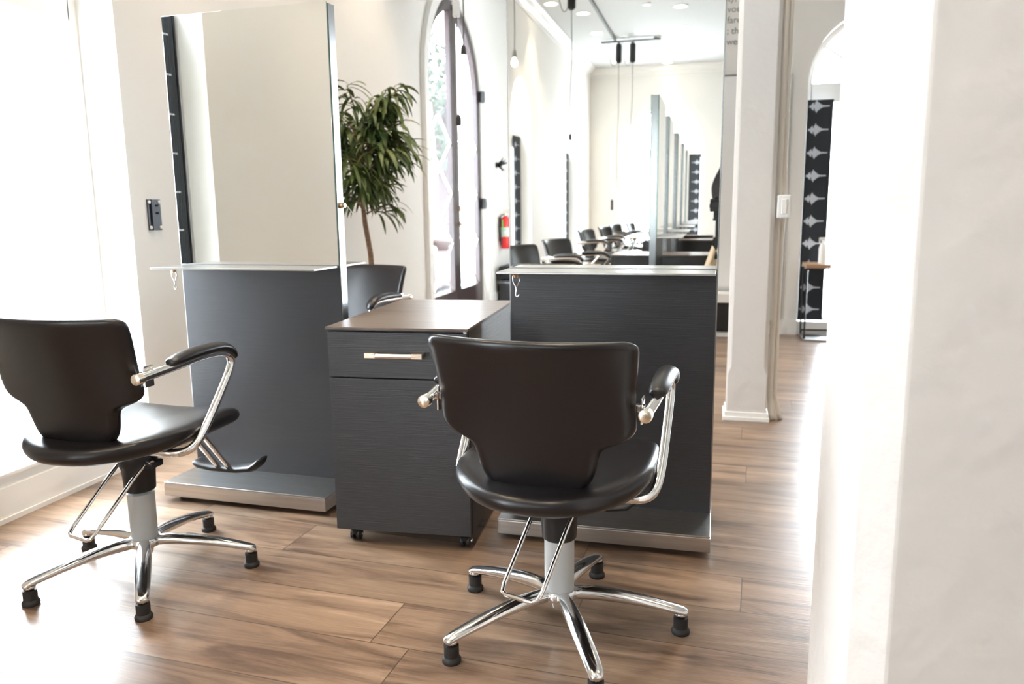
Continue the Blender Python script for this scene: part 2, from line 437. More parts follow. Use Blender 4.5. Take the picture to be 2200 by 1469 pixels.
def mbox(bm, mapper, a0, a1, d0, d1, z0, z1):
    vs = [bm.verts.new(mapper(a, d, z)) for a, d, z in ((a0,d0,z0),(a1,d0,z0),(a1,d1,z0),(a0,d1,z0),(a0,d0,z1),(a1,d0,z1),(a1,d1,z1),(a0,d1,z1))]
    for q in ((0,3,2,1),(4,5,6,7),(0,1,5,4),(1,2,6,5),(2,3,7,6),(3,0,4,7)): bm.faces.new([vs[i] for i in q])
def pane(bm, mapper, c, hw, z0, zs, d, n=20):
    bm.faces.new([bm.verts.new(mapper(p[0], d, p[1])) for p in arch_pts(c, hw, z0, zs, n)])

WINN = [0]
def window(mapper, c, hw, z0, zs, dg, bar0, bar1, fan=True):
    WINN[0] += 1
    bm = bmesh.new()
    arch_ring(bm, mapper, c, hw, z0, zs, 0.045, dg-0.03, dg+0.03)
    mbox(bm, mapper, c-hw+0.04, c+hw-0.04, dg-0.03, dg+0.03, bar0, bar1)
    fr = struct('window_%d' % WINN[0], bm, m_trim)
    if fan:
        fb = bmesh.new()
        for a in (36, 72, 108, 144):
            ca, sa = math.cos(R(a)), math.sin(R(a)); r0, r1, t = 0.10, hw-0.03, 0.011
            pts = [(c+r0*ca-t*sa, zs+r0*sa+t*ca), (c+r0*ca+t*sa, zs+r0*sa-t*ca), (c+r1*ca+t*sa, zs+r1*sa-t*ca), (c+r1*ca-t*sa, zs+r1*sa+t*ca)]
            va = [fb.verts.new(mapper(p[0], dg-0.015, max(p[1], bar1))) for p in pts]; vb = [fb.verts.new(mapper(p[0], dg+0.015, max(p[1], bar1))) for p in pts]
            fb.faces.new(va); fb.faces.new(vb[::-1])
            for k in range(4): fb.faces.new((va[k], va[(k+1) % 4], vb[(k+1) % 4], vb[k]))
        n = 12
        for rr in (0.11,):
            for i in range(n):
                a0, a1 = PI*i/n, PI*(i+1)/n
                q = [(c+rr*math.cos(a0), zs+rr*math.sin(a0)), (c+(rr-.02)*math.cos(a0), zs+(rr-.02)*math.sin(a0)), (c+(rr-.02)*math.cos(a1), zs+(rr-.02)*math.sin(a1)), (c+rr*math.cos(a1), zs+rr*math.sin(a1))]
                va = [fb.verts.new(mapper(p[0], dg-0.015, max(p[1], bar1))) for p in q]; vb = [fb.verts.new(mapper(p[0], dg+0.015, max(p[1], bar1))) for p in q]
                fb.faces.new(va); fb.faces.new(vb[::-1])
                for k in range(4): fb.faces.new((va[k], va[(k+1) % 4], vb[(k+1) % 4], vb[k]))
        obj('fanlight_bars', fb, m_trim, fr)
    g = bmesh.new(); pane(g, mapper, c, hw-0.03, z0+0.03, zs, dg); obj('pane', g, m_glass, fr)
    # sill board inside the reveal
    s = bmesh.new(); mbox(s, mapper, c-hw, c+hw, -0.015, dg-0.03, z0-0.0, z0+0.012); obj('sill', s, m_trim, fr)
    return fr
for y in LEFT_WIN: window(map_left, y, WW, SILL, SPR, 0.21, 1.86, 2.07)
window(map_back, END_C, 0.76, SILL, SPR, 0.15, 2.0, 2.17)
window(map_front, FRONT_C, WW, 0.10, 2.05, 0.17, 1.90, 2.05)

# ------------------------------------------------------------------ arched double door on the left wall
dr = struct('door_1', (lambda bm: (arch_ring(bm, map_left, DOOR_C, DOOR_HW, 0.0, DOOR_SPR, 0.035, 0.02, 0.14, bottom=False), bm)[1])(bmesh.new()), m_trim)
cas = bmesh.new(); arch_ring(cas, map_left, DOOR_C, DOOR_HW+0.13, 0.0, DOOR_SPR, 0.13, -0.025, 0.0, n=24, bottom=False)
arch_ring(cas, map_left, DOOR_C, DOOR_HW+0.13, 0.0, DOOR_SPR, 0.03, -0.04, -0.025, n=24, bottom=False)
obj('casing', cas, m_trim, dr)
def leaf(side):
    """one door leaf, half of the arch, with glazing and diamond lattice; side -1 near, +1 far"""
    bm = bmesh.new(); hw = DOOR_HW-0.035; c = DOOR_C; d0, d1 = 0.04, 0.09; st = 0.10
    def sweep_profile(outer, inner):
        L = len(outer)
        for k in range(L-1):
            p, q, r_, s_ = outer[k], outer[k+1], inner[k+1], inner[k]
            for d in (d0, d1): bm.faces.new([bm.verts.new(map_left(a[0], d, a[1])) for a in (p, q, r_, s_)])
            for a_, b_ in ((p, q), (s_, r_)):
                bm.faces.new([bm.verts.new(map_left(*v)) for v in ((a_[0], d0, a_[1]), (b_[0], d0, b_[1]), (b_[0], d1, b_[1]), (a_[0], d1, a_[1]))])
    n = 16; outer = [(c+side*hw, 0.01)]; inner = [(c+side*(hw-st), 0.01)]
    hi = hw-st
    for i in range(n+1):
        a = (PI/2)*i/n
        outer.append((c+side*hw*math.cos(a), DOOR_SPR+hw*math.sin(a)))
        xi = max(hi*math.cos(a), 0.06)
        inner.append((c+side*xi, DOOR_SPR+hi*math.sin(a)))
    sweep_profile(outer, inner)
    mbox(bm, map_left, *sorted((c+side*0.004, c+side*0.10)), d0, d1, 0.01, DOOR_SPR+hi)   # meeting stile
    mbox(bm, map_left, *sorted((c+side*0.10, c+side*(hw-st))), d0, d1, 0.01, 0.28)
    bmesh.ops.remove_doubles(bm, verts=bm.verts, dist=1e-5)
    o = obj('door_leaf', bm, m_darkwood, dr)
    g = bmesh.new(); pts = [(c+side*0.08, 0.26), (c+side*(hi+0.01), 0.26)]
    for i in range(n+1):
        a = (PI/2)*i/n; pts.append((c+side*max((hi+0.01)*math.cos(a), 0.08), DOOR_SPR+(hi+0.01)*math.sin(a)))
    g.faces.new([g.verts.new(map_left(p[0], 0.065, p[1])) for p in pts]); obj('pane', g, m_glass, o)
    lt = bmesh.new(); a0, a1 = c+side*0.10, c+side*hi; wdt = abs(a1-a0); zt = 1.93; nd = 3.5; hgt = (zt-0.28)/nd
    k = 0; z = 0.28
    for i in range(4):
        zb = 0.28+i*hgt; zm = min(zb+hgt/2, zt); ze = min(zb+hgt, zt)
        am = (a0+a1)/2
        for (pa, za), (pb, zb2) in (((a0, zb+0*hgt), (a1, zb+hgt)), ((a1, zb), (a0, zb+hgt))):
            z2 = min(zb2, zt); f = (z2-za)/(zb2-za) if zb2 > za else 0
            if f <= 0.02: continue
            sweep(lt, [map_left(pa, 0.052, za), map_left(pa+(pb-pa)*f, 0.052, z2)], 0.008, n=6)
    obj('diamond_lattice', lt, m_polish, o)
    h = bmesh.new()
    for z in (1.13, 2.24):
        h = bmesh.new(); mbox(h, map_left, *sorted((c+side*(hw-0.012), c+side*(hw+0.022))), -0.012, 0.045, z-0.055, z+0.055); obj('hinge', h, m_blackp, o)
    return o
l1 = leaf(-1); l2 = leaf(1)
hb = bmesh.new(); lathe(hb, [(0.028, XL-0.04), (0.028, XL-0.015), (0.012, XL-0.015), (0.012, XL+0.03)], 16, DOOR_C+0.05, 0.93, 'x')
sweep(hb, [(XL+0.03, DOOR_C+0.05, 0.93), (XL+0.03, DOOR_C+0.17, 0.93)], 0.010, 8)
lathe(hb, [(0.028, XL-0.04), (0.028, XL-0.01), (0.015, XL-0.008), (0.014, XL+0.012)], 16, DOOR_C+0.05, 1.08, 'x')
obj('door_handle', hb, m_nickel, l2, auto=40, label='satin metal lever handle and deadbolt')

# ------------------------------------------------------------------ pillars
def pillar(name, label, x0, x1, y0, y1, ch, stop=None):
    t = thing(name, label, 'pillar', ((x0+x1)/2, (y0+y1)/2, 0))
    hx, hy = (x1-x0)/2, (y1-y0)/2
    bm = bmesh.new()
    def ring(c, z):
        return [bm.verts.new((x, y, z)) for x, y in ((-hx+c, -hy), (hx-c, -hy), (hx, -hy+c), (hx, hy-c), (hx-c, hy), (-hx+c, hy), (-hx, hy-c), (-hx, -hy+c))]
    levels = [(ch, 0), (ch, ZC)] if not stop else [(0.003, 0), (0.003, stop-0.04), (ch, stop), (ch, ZC)]
    rs = [ring(c, z) for c, z in levels]
    for i in range(len(rs)-1):
        for k in range(8): bm.faces.new((rs[i][k], rs[i][(k+1) % 8], rs[i+1][(k+1) % 8], rs[i+1][k]))
    bm.faces.new(rs[0][::-1]); bm.faces.new(rs[-1])
    bmesh.ops.bevel(bm, geom=[e for e in bm.edges], offset=0.0025, segments=1, affect='EDGES')
    obj('shaft', bm, m_pillar, t)
    b = bmesh.new(); box(b, -hx-0.016, hx+0.016, -hy-0.016, hy+0.016, 0, 0.022, 0.003); box(b, -hx-0.008, hx+0.008, -hy-0.008, hy+0.008, 0.022, 0.045, 0.003)
    obj('base_moulding', b, m_trim, t)
    return t
pillar('plaster_pillar', 'large blurred white plaster pillar filling the right edge, nearest the viewer', 0.200, 0.66, 1.07, 1.53, 0.044)
pillar('plaster_pillar', 'slim white chamfered pillar right of the middle station, pipes down its side', 0.083, 0.278, 4.03, 4.225, 0.018, stop=0.28)

# pipes and switch box on the slim pillar
t = thing('conduit_pipes', 'pair of beige conduits running down beside the slim pillar', 'pipe', (0.296, 4.10, 0))
p = bmesh.new(); sweep(p, [(0.0, 0, ZC), (0.0, 0, 1.2), (0.003, 0, 0.6), (0.0, 0, 0.12), (0.01, -0.02, 0.03), (0.02, -0.03, 0.0)], 0.0145, 10); obj('conduit', p, m_beige, t, smooth=True)
p = bmesh.new(); sweep(p, [(0.024, 0.02, ZC), (0.024, 0.02, 1.3), (0.03, 0.02, 1.12), (0.024, 0.02, 0.9), (0.024, 0.02, 0.12), (0.045, 0.0, 0.03), (0.055, -0.01, 0.0)], 0.012, 10); obj('conduit', p, m_beige, t, smooth=True)
for z in (0.14, 0.5, 1.5, 2.2): obj('pipe_clip', lathe(bmesh.new(), [(0.0175, z-0.012), (0.0175, z+0.012)], 12), m_beige, t)
t = thing('switch_box', 'small white electrical box on the conduits of the slim pillar', 'switch box', (0.318, 4.045, 1.015))
obj('housing', B(-0.03, 0.03, -0.03, 0.03, 0, 0.11, 0.006), m_white, t)
p = bmesh.new(); box(p, -0.012, 0.012, -0.036, -0.03, 0.02, 0.09, 0.002); obj('switch_plate', p, m_trim, t)

# ------------------------------------------------------------------ styling station
SW, STK = 0.672, 0.055
def make_station(double_hooks=True):
    t = thing('styling_station', '', 'styling station')
    p = B(0, SW, 0.004, STK-0.004, 0.072, 0.872); obj('back_board', p, m_lamin, t)
    p = bmesh.new()
    for x0, x1 in ((-0.004, 0.010), (SW-0.010, SW+0.004)): box(p, x0, x1, 0.006, STK-0.006, 0.07, 1.778, 0.001)
    box(p, 0, SW, 0.010, STK-0.010, 1.770, 1.778)
    obj('frame', p, m_frame, t)
    for y0, y1 in ((0.0, 0.005), (STK-0.005, STK)):
        p = bmesh.new(); box(p, 0.0, SW, y0, y1, 0.882, 1.782, 0.0007, 0)
        for f in p.faces:
            f.normal_update()
            f.material_index = 0 if abs(f.normal.y) > 0.9 else 1
        obj('mirror', p, [m_mirror, m_glassedge], t)
    obj('core', B(0.01, SW-0.01, 0.006, STK-0.006, 0.872, 1.775), m_frame, t)
    for s in (0, 1):
        y0, y1 = (-0.165, 0.0) if s == 0 else (STK, STK+0.165)
        p = bmesh.new(); box(p, -0.004, SW-0.004, y0, y1, 0.873, 0.880, 0.0015); obj('shelf', p, m_steel, t)
    p = bmesh.new(); box(p, -0.005, SW+0.005, -0.192, STK+0.192, 0.019, 0.066, 0.002); box(p, -0.004, SW+0.004, -0.191, STK+0.191, 0.0665, 0.072, 0.001)
    obj('base', p, m_steel, t)
    for x in (0.03, SW-0.07):
        for y in (-0.15, STK+0.11): obj('base_pad', B(x, x+0.04, y, y+0.04, 0.0, 0.02), m_rubber, t)
    # tool hook under the shelf
    def hook(base, dirv, name='tool_hook'):
        b = bmesh.new(); bx, by, bz = base
        if dirv == 'down':
            lathe(b, [(0.017, bz), (0.017, bz-0.004), (0.009, bz-0.008), (0.006, bz-0.016)], 16, bx, by)
            o = obj(name, b, m_brass, t, auto=40)
            wv = bmesh.new()
            sweep(wv, [(bx-0.010, by, bz-0.010), (bx-0.011, by, bz-0.030), (bx, by, bz-0.048), (bx+0.001, by-0.002, bz-0.060), (bx-0.002, by-0.002, bz-0.072), (bx+0.004, by-0.004, bz-0.080), (bx+0.012, by-0.006, bz-0.070)], 0.0016, 8, smooth_iter=1)
            sweep(wv, [(bx+0.008, by, bz-0.010), (bx+0.012, by, bz-0.026), (bx+0.001, by, bz-0.050)], 0.0016, 8)
            obj('wire_hook', wv, m_chrome, o, smooth=True)
        else:
            lathe(b, [(0.012, bx), (0.012, bx+0.006), (0.007, bx+0.010), (0.008, bx+0.018)], 16, by, bz, 'x')
            o = obj(name, b, m_brass, t, auto=40)
            wv = bmesh.new()
            sweep(wv, [(bx+0.016, by, bz), (bx+0.030, by-0.004, bz-0.004), (bx+0.042, by-0.006, bz-0.018), (bx+0.050, by-0.008, bz-0.030), (bx+0.058, by-0.01, bz-0.026), (bx+0.060, by-0.01, bz-0.014)], 0.0014, 8, smooth_iter=1)
            obj('wire_hook', wv, m_chrome, o, smooth=True)
    hook((0.045, -0.10, 0.873), 'down')
    if double_hooks: hook((SW+0.004, STK/2, 1.095), 'side')
    return t
st = make_station(False)
st.location = (-0.661, 2.55, 0); tag(st, 'station nearest the middle, its mirror reflecting the long salon and other stations')
st1 = make_station(True); st1.location = (-1.982, 2.612, 0); st1.rotation_euler = (0, 0, -0.03)
tag(st1, 'left styling station with plain cream wall in its mirror, beside the bright window')
ROW_Y = [-0.15, -1.36, -2.85, -4.15, -5.40]
row_lab = ['first station of the reflected row, tallest mirror edge seen in the middle mirror',
           'second mirror edge of the reflected row, just behind the tallest one',
           'third mirror edge of the reflected row of stations in the middle mirror',
           'fourth mirror edge of the reflected row, small and pale in the middle mirror',
           'last station of the reflected row, beside the dark banner in the mirror']
for y, lb in zip(ROW_Y, row_lab):
    k = copy_tree(st); k.rotation_euler = (0, 0, R(-90)); k.location = (-0.42, y, 0); tag(k, lb)

# ------------------------------------------------------------------ rolling cabinet
def make_cabinet():
    t = thing('rolling_cabinet', '', 'cabinet')
    Wc, D = 0.452, 0.745
    obj('body', B(0.0, Wc, 0.02, D, 0.052, 0.709), m_lamin, t)
    fr = obj('drawer', B(0.001, Wc-0.001, 0.0, 0.0185, 0.560, 0.704, 0.001), m_lamin, t)
    hd = bmesh.new()
    sweep(hd, [(0.150, -0.028, 0.634), (0.300, -0.028, 0.634)], (0.0055, 0.0075), 8)
    for x in (0.150, 0.300): box(hd, x-0.018, x+0.018, -0.033, 0.0, 0.627, 0.644, 0.002)
    obj('handle', hd, m_nickel, fr)
    obj('door', B(0.001, Wc-0.001, 0.0, 0.0185, 0.052, 0.556, 0.001), m_lamin, t)
    tp = B(-0.004, Wc+0.004, -0.006, D+0.003, 0.711, 0.719, 0.0012); obj('top', tp, m_top, t)
    obj('side_trim', B(Wc-0.012, Wc-0.002, 0.0, 0.012, 0.704, 0.711), m_frame, t)
    for x in (0.05, Wc-0.03):
        for y in (0.035, D-0.06):
            c = bmesh.new()
            for dx in (-0.010, 0.010): lathe(c, [(0.010, x+dx-0.006), (0.021, x+dx-0.005), (0.021, x+dx+0.005), (0.010, x+dx+0.006)], 18, y+0.01, 0.0215, 'x')
            lathe(c, [(0.012, 0.024), (0.016, 0.040), (0.009, 0.044), (0.009, 0.053)], 14, x, y)
            o = obj('caster', c, m_blackp, t, auto=40)
            b = bmesh.new(); lathe(b, [(0.006, x+0.010), (0.006, x+0.021), (0.003, x+0.023)], 10, y+0.01, 0.0215, 'x'); obj('axle_cap', b, m_chrome, o)
    return t
cb = make_cabinet(); cb.location = (-1.168, 2.207, 0); cb.rotation_euler = (0, 0, 0.0662)
tag(cb, 'black rolling cabinet with one drawer handle between the two front stations')
for y, lb in ((-0.88, 'nearest black cabinet behind the viewer, its pale top at the mirror bottom'),
              (-3.60, 'black cabinet second along the reflected row of stations in the mirror'),
              (-4.88, 'farthest black cabinet among the reflected stations in the middle mirror')):
    k = copy_tree(cb); k.rotation_euler = (0, 0, R(-90)); k.location = (-0.76, y, 0); tag(k, lb)

# ------------------------------------------------------------------ salon chair
def make_chair(leg0):
    t = thing('salon_chair', '', 'chair')
    # --- seat
    bm = bmesh.new(); A_, Bq = 0.243, 0.275; cy = -0.025; n = 56
    prof = [(0.5, .412), (0.86, .413), (0.94, .418), (0.985, .430), (1.0, .443), (0.99, .455), (0.95, .465), (0.86, .471), (0.65, .470), (0.35, .466), (0.08, .464)]
    rings = []
    for s, z in prof:
        ring = []
        for k in range(n):
            a = 2*PI*k/n; c_, s_ = math.cos(a), math.sin(a)
            ex = 2.6 if s_ < 0 else 2.6+2.4*min(1.0, s_*1.6)
            x = A_*math.copysign(abs(c_)**(2/ex), c_)*s; y = Bq*math.copysign(abs(s_)**(2/ex), s_)*s
            if y < 0: x *= 1-0.20*(y/Bq)**2
            y += cy
            dz = 0.018*(x/A_)**2 - 0.016*max(0, (y-0.12)/0.13)**2 + 0.004*max(0, (-y)/0.28)
            ring.append(bm.verts.new((x, y, z+dz-0.010)))
        rings.append(ring)
    for i in range(len(rings)-1):
        for k in range(n): bm.faces.new((rings[i][k], rings[i][(k+1) % n], rings[i+1][(k+1) % n], rings[i+1][k]))
    bm.faces.new(rings[0][::-1]); bm.faces.new(rings[-1])
    so = obj('seat', bm, m_leather, t, smooth=True)
    md = so.modifiers.new('sub', 'SUBSURF'); md.levels = 1; md.render_levels = 1
    # --- backrest
    prof = [(.441, .050), (.445, .082), (.453, .104), (.470, .122), (.487, .133), (.510, .140), (.533, .145), (.548, .149), (.558, .157), (.566, .172), (.574, .196), (.583, .212), (.595, .224), (.610, .229), (.628, .228), (.650, .2265),
            (.680, .2275), (.710, .230), (.740, .2335), (.765, .236), (.785, .238), (.795, .237), (.803, .229), (.808, .212)]
    prof = [(z, w_) for z, w_ in prof]
    rows = []
    for i in range(len(prof)-1):
        rows.append(prof[i])
    rows.append(prof[-1])
    M_ = 28; bm = bmesh.new(); F, K = [], []
    z0, z1 = rows[0][0], rows[-1][0]; T = 0.021
    for z, w_ in rows:
        ez = min(1.0, (z-z0+0.002)/0.030, (z1-z+0.002)/0.022); ez = math.sqrt(max(0.0, 1-(1-ez)**2))
        rf, rk = [], []
        for k in range(M_+1):
            u = -1+2*k/M_; x = w_*math.sin(u*PI/2)*0.35+w_*u*0.65
            ed = min(1.0, (w_-abs(x))/0.028); ed = math.sqrt(max(0, 1-(1-ed)**2))
            th = T*min(ez, ed)
            h = max(0.0, z-0.46)
            yc = -0.205-0.165*h-0.48*h*h + 1.05*x*x*(0.35+0.65*min(1, h/0.3))
            rf.append(bm.verts.new((x, yc+th*0.9, z))); rk.append(bm.verts.new((x, yc-th, z)))
        F.append(rf); K.append(rk)
    for i in range(len(rows)-1):
        for k in range(M_):
            bm.faces.new((F[i][k], F[i][k+1], F[i+1][k+1], F[i+1][k])); bm.faces.new((K[i][k], K[i+1][k], K[i+1][k+1], K[i][k+1]))
        bm.faces.new((F[i][0], F[i+1][0], K[i+1][0], K[i][0])); bm.faces.new((F[i][M_], K[i][M_], K[i+1][M_], F[i+1][M_]))
    for k in range(M_):
        bm.faces.new((F[0][k], K[0][k], K[0][k+1], F[0][k+1])); bm.faces.new((F[-1][k], F[-1][k+1], K[-1][k+1], K[-1][k]))
    bmesh.ops.remove_doubles(bm, verts=bm.verts, dist=0.0004)
    bo = obj('backrest', bm, m_leather, t, smooth=True)
    md = bo.modifiers.new('sub', 'SUBSURF'); md.levels = 1; md.render_levels = 1
    # --- arms
    for s in (-1, 1):
        X = 0.258*s
        a = bmesh.new()
        path = [(X*0.965, -0.245, 0.650), (X, -0.12, 0.659), (X, 0.00, 0.667), (X*1.0, 0.075, 0.663), (X, 0.116, 0.650), (X, 0.127, 0.625), (X, 0.111, 0.595), (X*0.995, 0.054, 0.530), (X*0.99, -0.004, 0.466), (X*0.97, -0.05, 0.420), (X*0.90, -0.08, 0.404), (X*0.72, -0.095, 0.405), (X*0.35, -0.10, 0.405)]
        sweep(a, path, (0.0115, 0.0125), 14, smooth_iter=2)
        ao = obj('armrest', a, m_chrome, t, smooth=True)
        k = bmesh.new(); lathe(k, [(0.011, -0.011), (0.0145, -0.009), (0.0148, 0.0), (0.0148, 0.010), (0.012, 0.012)], 18, 0, 0, 'y')
        for v in k.verts: v.co = Vector((v.co.x+X*0.965, v.co.y-0.250, v.co.z+0.650))
        obj('end_cap', k, m_nickel, ao, auto=35)
        br = bmesh.new(); box(br, min(X*0.955, s*0.215), max(X*0.955, s*0.215), -0.205, -0.185, 0.643, 0.659, 0.003); box(br, min(s*0.232, s*0.237), max(s*0.232, s*0.237), -0.212, -0.178, 0.618, 0.676, 0.002)
        obj('back_bracket', br, m_chrome, ao)
        pd = bmesh.new()
        pp = [(X, -0.142, 0.671), (X, -0.134, 0.672), (X, -0.10, 0.676), (X, -0.03, 0.681), (X, 0.035, 0.681), (X, 0.082, 0.677), (X, 0.114, 0.664), (X, 0.131, 0.645), (X, 0.135, 0.632)]
        rr = [(0.014, 0.008), (0.021, 0.013), (0.0245, 0.017), (0.0255, 0.018), (0.026, 0.018), (0.026, 0.0175), (0.0245, 0.0165), (0.021, 0.013), (0.014, 0.007)]
        sweep(pd, pp, rr, 16); po = obj('arm_pad', pd, m_leather, ao, smooth=True)
        md = po.modifiers.new('sub', 'SUBSURF'); md.levels = 1; md.render_levels = 2
    # --- mechanism and column
    c = bmesh.new(); box(c, -0.085, 0.085, -0.13, 0.10, 0.388, 0.414, 0.006); obj('seat_plate', c, m_blackp, t)
    c = bmesh.new(); lathe(c, [(0.040, 0.248), (0.044, 0.252), (0.046, 0.290), (0.048, 0.318), (0.055, 0.336), (0.056, 0.355), (0.053, 0.375), (0.053, 0.392)], 28); box(c, 0.03, 0.075, -0.03, 0.02, 0.325, 0.345, 0.004)
    obj('column_cover', c, m_blackp, t, auto=40)
    c = bmesh.new(); lathe(c, [(0.038, 0.112), (0.0385, 0.252)], 32); obj('column', c, m_greycol, t, auto=40)
    # --- pump bar
    c = bmesh.new()
    ca, sa = math.cos(-0.25), math.sin(-0.25)
    def rt_(x, y, z): return (ca*x-sa*y, sa*x+ca*y, z)
    sweep(c, [rt_(-0.052, -0.005, 0.345), rt_(-0.052, -0.06, 0.300), rt_(-0.052, -0.180, 0.188), rt_(-0.048, -0.196, 0.174), rt_(-0.036, -0.200, 0.170), rt_(0.036, -0.200, 0.170), rt_(0.048, -0.196, 0.174), rt_(0.052, -0.180, 0.188), rt_(0.052, -0.06, 0.300), rt_(0.052, -0.005, 0.345)], 0.0056, 10)
    for s in (-1, 1):
        q = rt_(s*0.06, -0.005, 0.343); sweep(c, [rt_(s*0.045, -0.005, 0.343), rt_(s*0.075, -0.005, 0.343)], 0.008, 10)
    obj('pump_bar', c, m_chrome, t, auto=50)
    # --- base
    c = bmesh.new(); lathe(c, [(0.0, 0.060), (0.020, 0.060), (0.024, 0.080), (0.046, 0.088), (0.050, 0.102), (0.044, 0.112), (0.0, 0.113)], 28); obj('hub', c, m_polish, t, auto=50)
    for k in range(5):
        a = leg0+k*2*PI/5; d = Vector((math.cos(a), math.sin(a), 0))
        l = bmesh.new()
        rs = [0.022, 0.060, 0.11, 0.17, 0.235, 0.292, 0.316, 0.328]
        zs = [0.098, 0.101, 0.100, 0.093, 0.081, 0.067, 0.060, 0.053]
        wd = [(0.021, 0.016), (0.019, 0.019), (0.0225, 0.018), (0.0235, 0.0155), (0.0225, 0.013), (0.020, 0.011), (0.0185, 0.011), (0.013, 0.008)]
        sweep(l, [d*r_+Vector((0, 0, z)) for r_, z in zip(rs, zs)], wd, 14)
        sweep(l, [d*0.310+Vector((0, 0, 0.064)), d*0.310+Vector((0, 0, 0.042))], 0.0185, 14)
        lo = obj('leg', l, m_polish, t, smooth=True)
        md = lo.modifiers.new('sub', 'SUBSURF'); md.levels = 1; md.render_levels = 1
        f = bmesh.new(); lathe(f, [(0.0185, 0.044), (0.0185, 0.016), (0.021, 0.013), (0.0235, 0.009), (0.0235, 0.004), (0.0225, 0.0)], 20, d.x*0.310, d.y*0.310)
        obj('foot', f, m_rubber, lo, auto=35)
    # --- footrest
    c = bmesh.new()
    for x in (-0.022, 0.022): sweep(c, [(x, 0.10, 0.405), (x, 0.20, 0.392), (x, 0.245, 0.372), (x, 0.395, 0.190), (x, 0.410, 0.176)], 0.0085, 12, smooth_iter=1)
    ro = obj('footrest', c, m_chrome, t, smooth=True)
    pl = bmesh.new()
    for i in range(0, 1):
        xs = [-0.125, -0.118, -0.100, -0.05, 0.0, 0.05, 0.105, 0.128, 0.140]; zz = [0.196, 0.192, 0.184, 0.178, 0.177, 0.178, 0.187, 0.204, 0.220]
        sweep(pl, [(x, 0.425, z) for x, z in zip(xs, zz)], [(0.030, 0.007), (0.036, 0.012)]+[(0.040, 0.014)]*5+[(0.036, 0.013), (0.030, 0.007)], 14, upv=(0, 0, 1))
    obj('foot_plate', pl, m_blackp, ro, smooth=True, label='black moulded foot plate')
    return t
A2 = -2.37427; RZ2 = R(-3.3); A1 = -2.18036; RZ1 = R(-1.0)
ch = make_chair(A2-RZ2); ch.location = (-0.361, 1.860, 0); ch.rotation_euler = (0, 0, RZ2)
tag(ch, 'black salon chair in the foreground centre, facing the middle station and seen from behind')
def lift(root, dz):      # pump the seat up: everything above the column
    for c in root.children:
        if c.name.split('.')[0] in ('seat', 'backrest', 'armrest', 'seat_plate', 'column_cover', 'pump_bar', 'footrest'):
            c.location.z += dz
ch1 = copy_tree(ch); ch1.location = (-1.645, 1.896, 0); ch1.rotation_euler = (0, 0, RZ1); lift(ch1, 0.012)
# the star base of this one is turned differently from its seat
for c in ch1.children:
    if c.name.split('.')[0] == 'leg': c.rotation_euler.z = (A1-RZ1)-(A2-RZ2)
tag(ch1, 'black salon chair at the left edge, before the bright window, facing the left station')
ch3 = copy_tree(ch); ch3.location = (-1.775, 3.50, 0); ch3.rotation_euler = (0, 0, R(180-8)); lift(ch3, -0.012)
tag(ch3, 'salon chair behind the left station, only its backrest and arm showing above the cabinet')
spots = [(-1.16, -0.50, -70, 'nearest reflected chair, backrest at the lower left of the middle mirror'),
         (-1.10, -1.65, -72, 'second reflected chair from the left in the middle mirror, both arms visible'),
         (-1.30, -4.60, -76, 'third reflected chair from the left in the middle mirror'),
         (-1.25, -6.00, -78, 'fourth reflected chair in the middle mirror, smaller than the third'),
         (-1.32, -7.70, -75, 'fifth reflected chair, in front of the bright arched window'),
         (-1.18, -8.80, -80, 'farthest and smallest reflected chair, in front of the arched window')]
for x, y, a, lb in spots:
    k = copy_tree(ch); k.location = (x, y, 0); k.rotation_euler = (0, 0, R(a)); tag(k, lb)

# ------------------------------------------------------------------ waveform banners in the windows
def banner(name, label, loc, rz, wdt, h, knob=True, pm=None):
    t = thing(name, label, 'banner', loc, rz)
    p = bmesh.new(); n = 40
    for side in (0, 1):
        vs = []
        for i in range(n+1):
            x = wdt*i/n; y = (0.004 if i % 2 else 0.0)+(0.012 if side else 0)
            vs.append((p.verts.new((x, y, 0)), p.verts.new((x, y, h))))
        for i in range(n): p.faces.new((vs[i][0], vs[i+1][0], vs[i+1][1], vs[i][1]))
    s = obj('printed_sheet', p, pm or m_banner, t)
    r = bmesh.new(); box(r, wdt, wdt+0.012, -0.004, 0.018, 0, h); box(r, -0.012, 0, -0.004, 0.018, 0, h); obj('side_rail', r, m_blacksteel, t)
    if knob:
        k = bmesh.new(); box(k, wdt*0.4, wdt*0.4+0.03, -0.03, 0.0, h*0.42, h*0.42+0.10, 0.004); box(k, wdt*0.4, wdt*0.4+0.02, -0.02, 0.0, h*0.83, h*0.83+0.06, 0.004); obj('latch', k, m_blacksteel, t)
    return t
for i, y in enumerate(LEFT_WIN[:1]+LEFT_WIN[2:]):
    banner('window_banner', ['dark printed banner with white ticks at the left edge of the left mirror',
                             'thin dark banner in the nearest reflected arched window at the mirror left',
                             'thin dark banner in the second reflected arched window'][i],
           (XL-0.16, y-WW+0.33, SILL+0.013), R(-90), 0.30, 1.84, True, m_banner2)
banner('window_banner', 'dark banner with pale ticks right of the reflected far arched window', (END_C+0.70, YB-0.08, SILL+0.013), R(180), 0.24, 1.88, False)
banner('window_banner', 'black banner printed with white sound waves in the far right window', (0.705, YF-0.005, 0.125), 0, 0.172, 1.78, False)

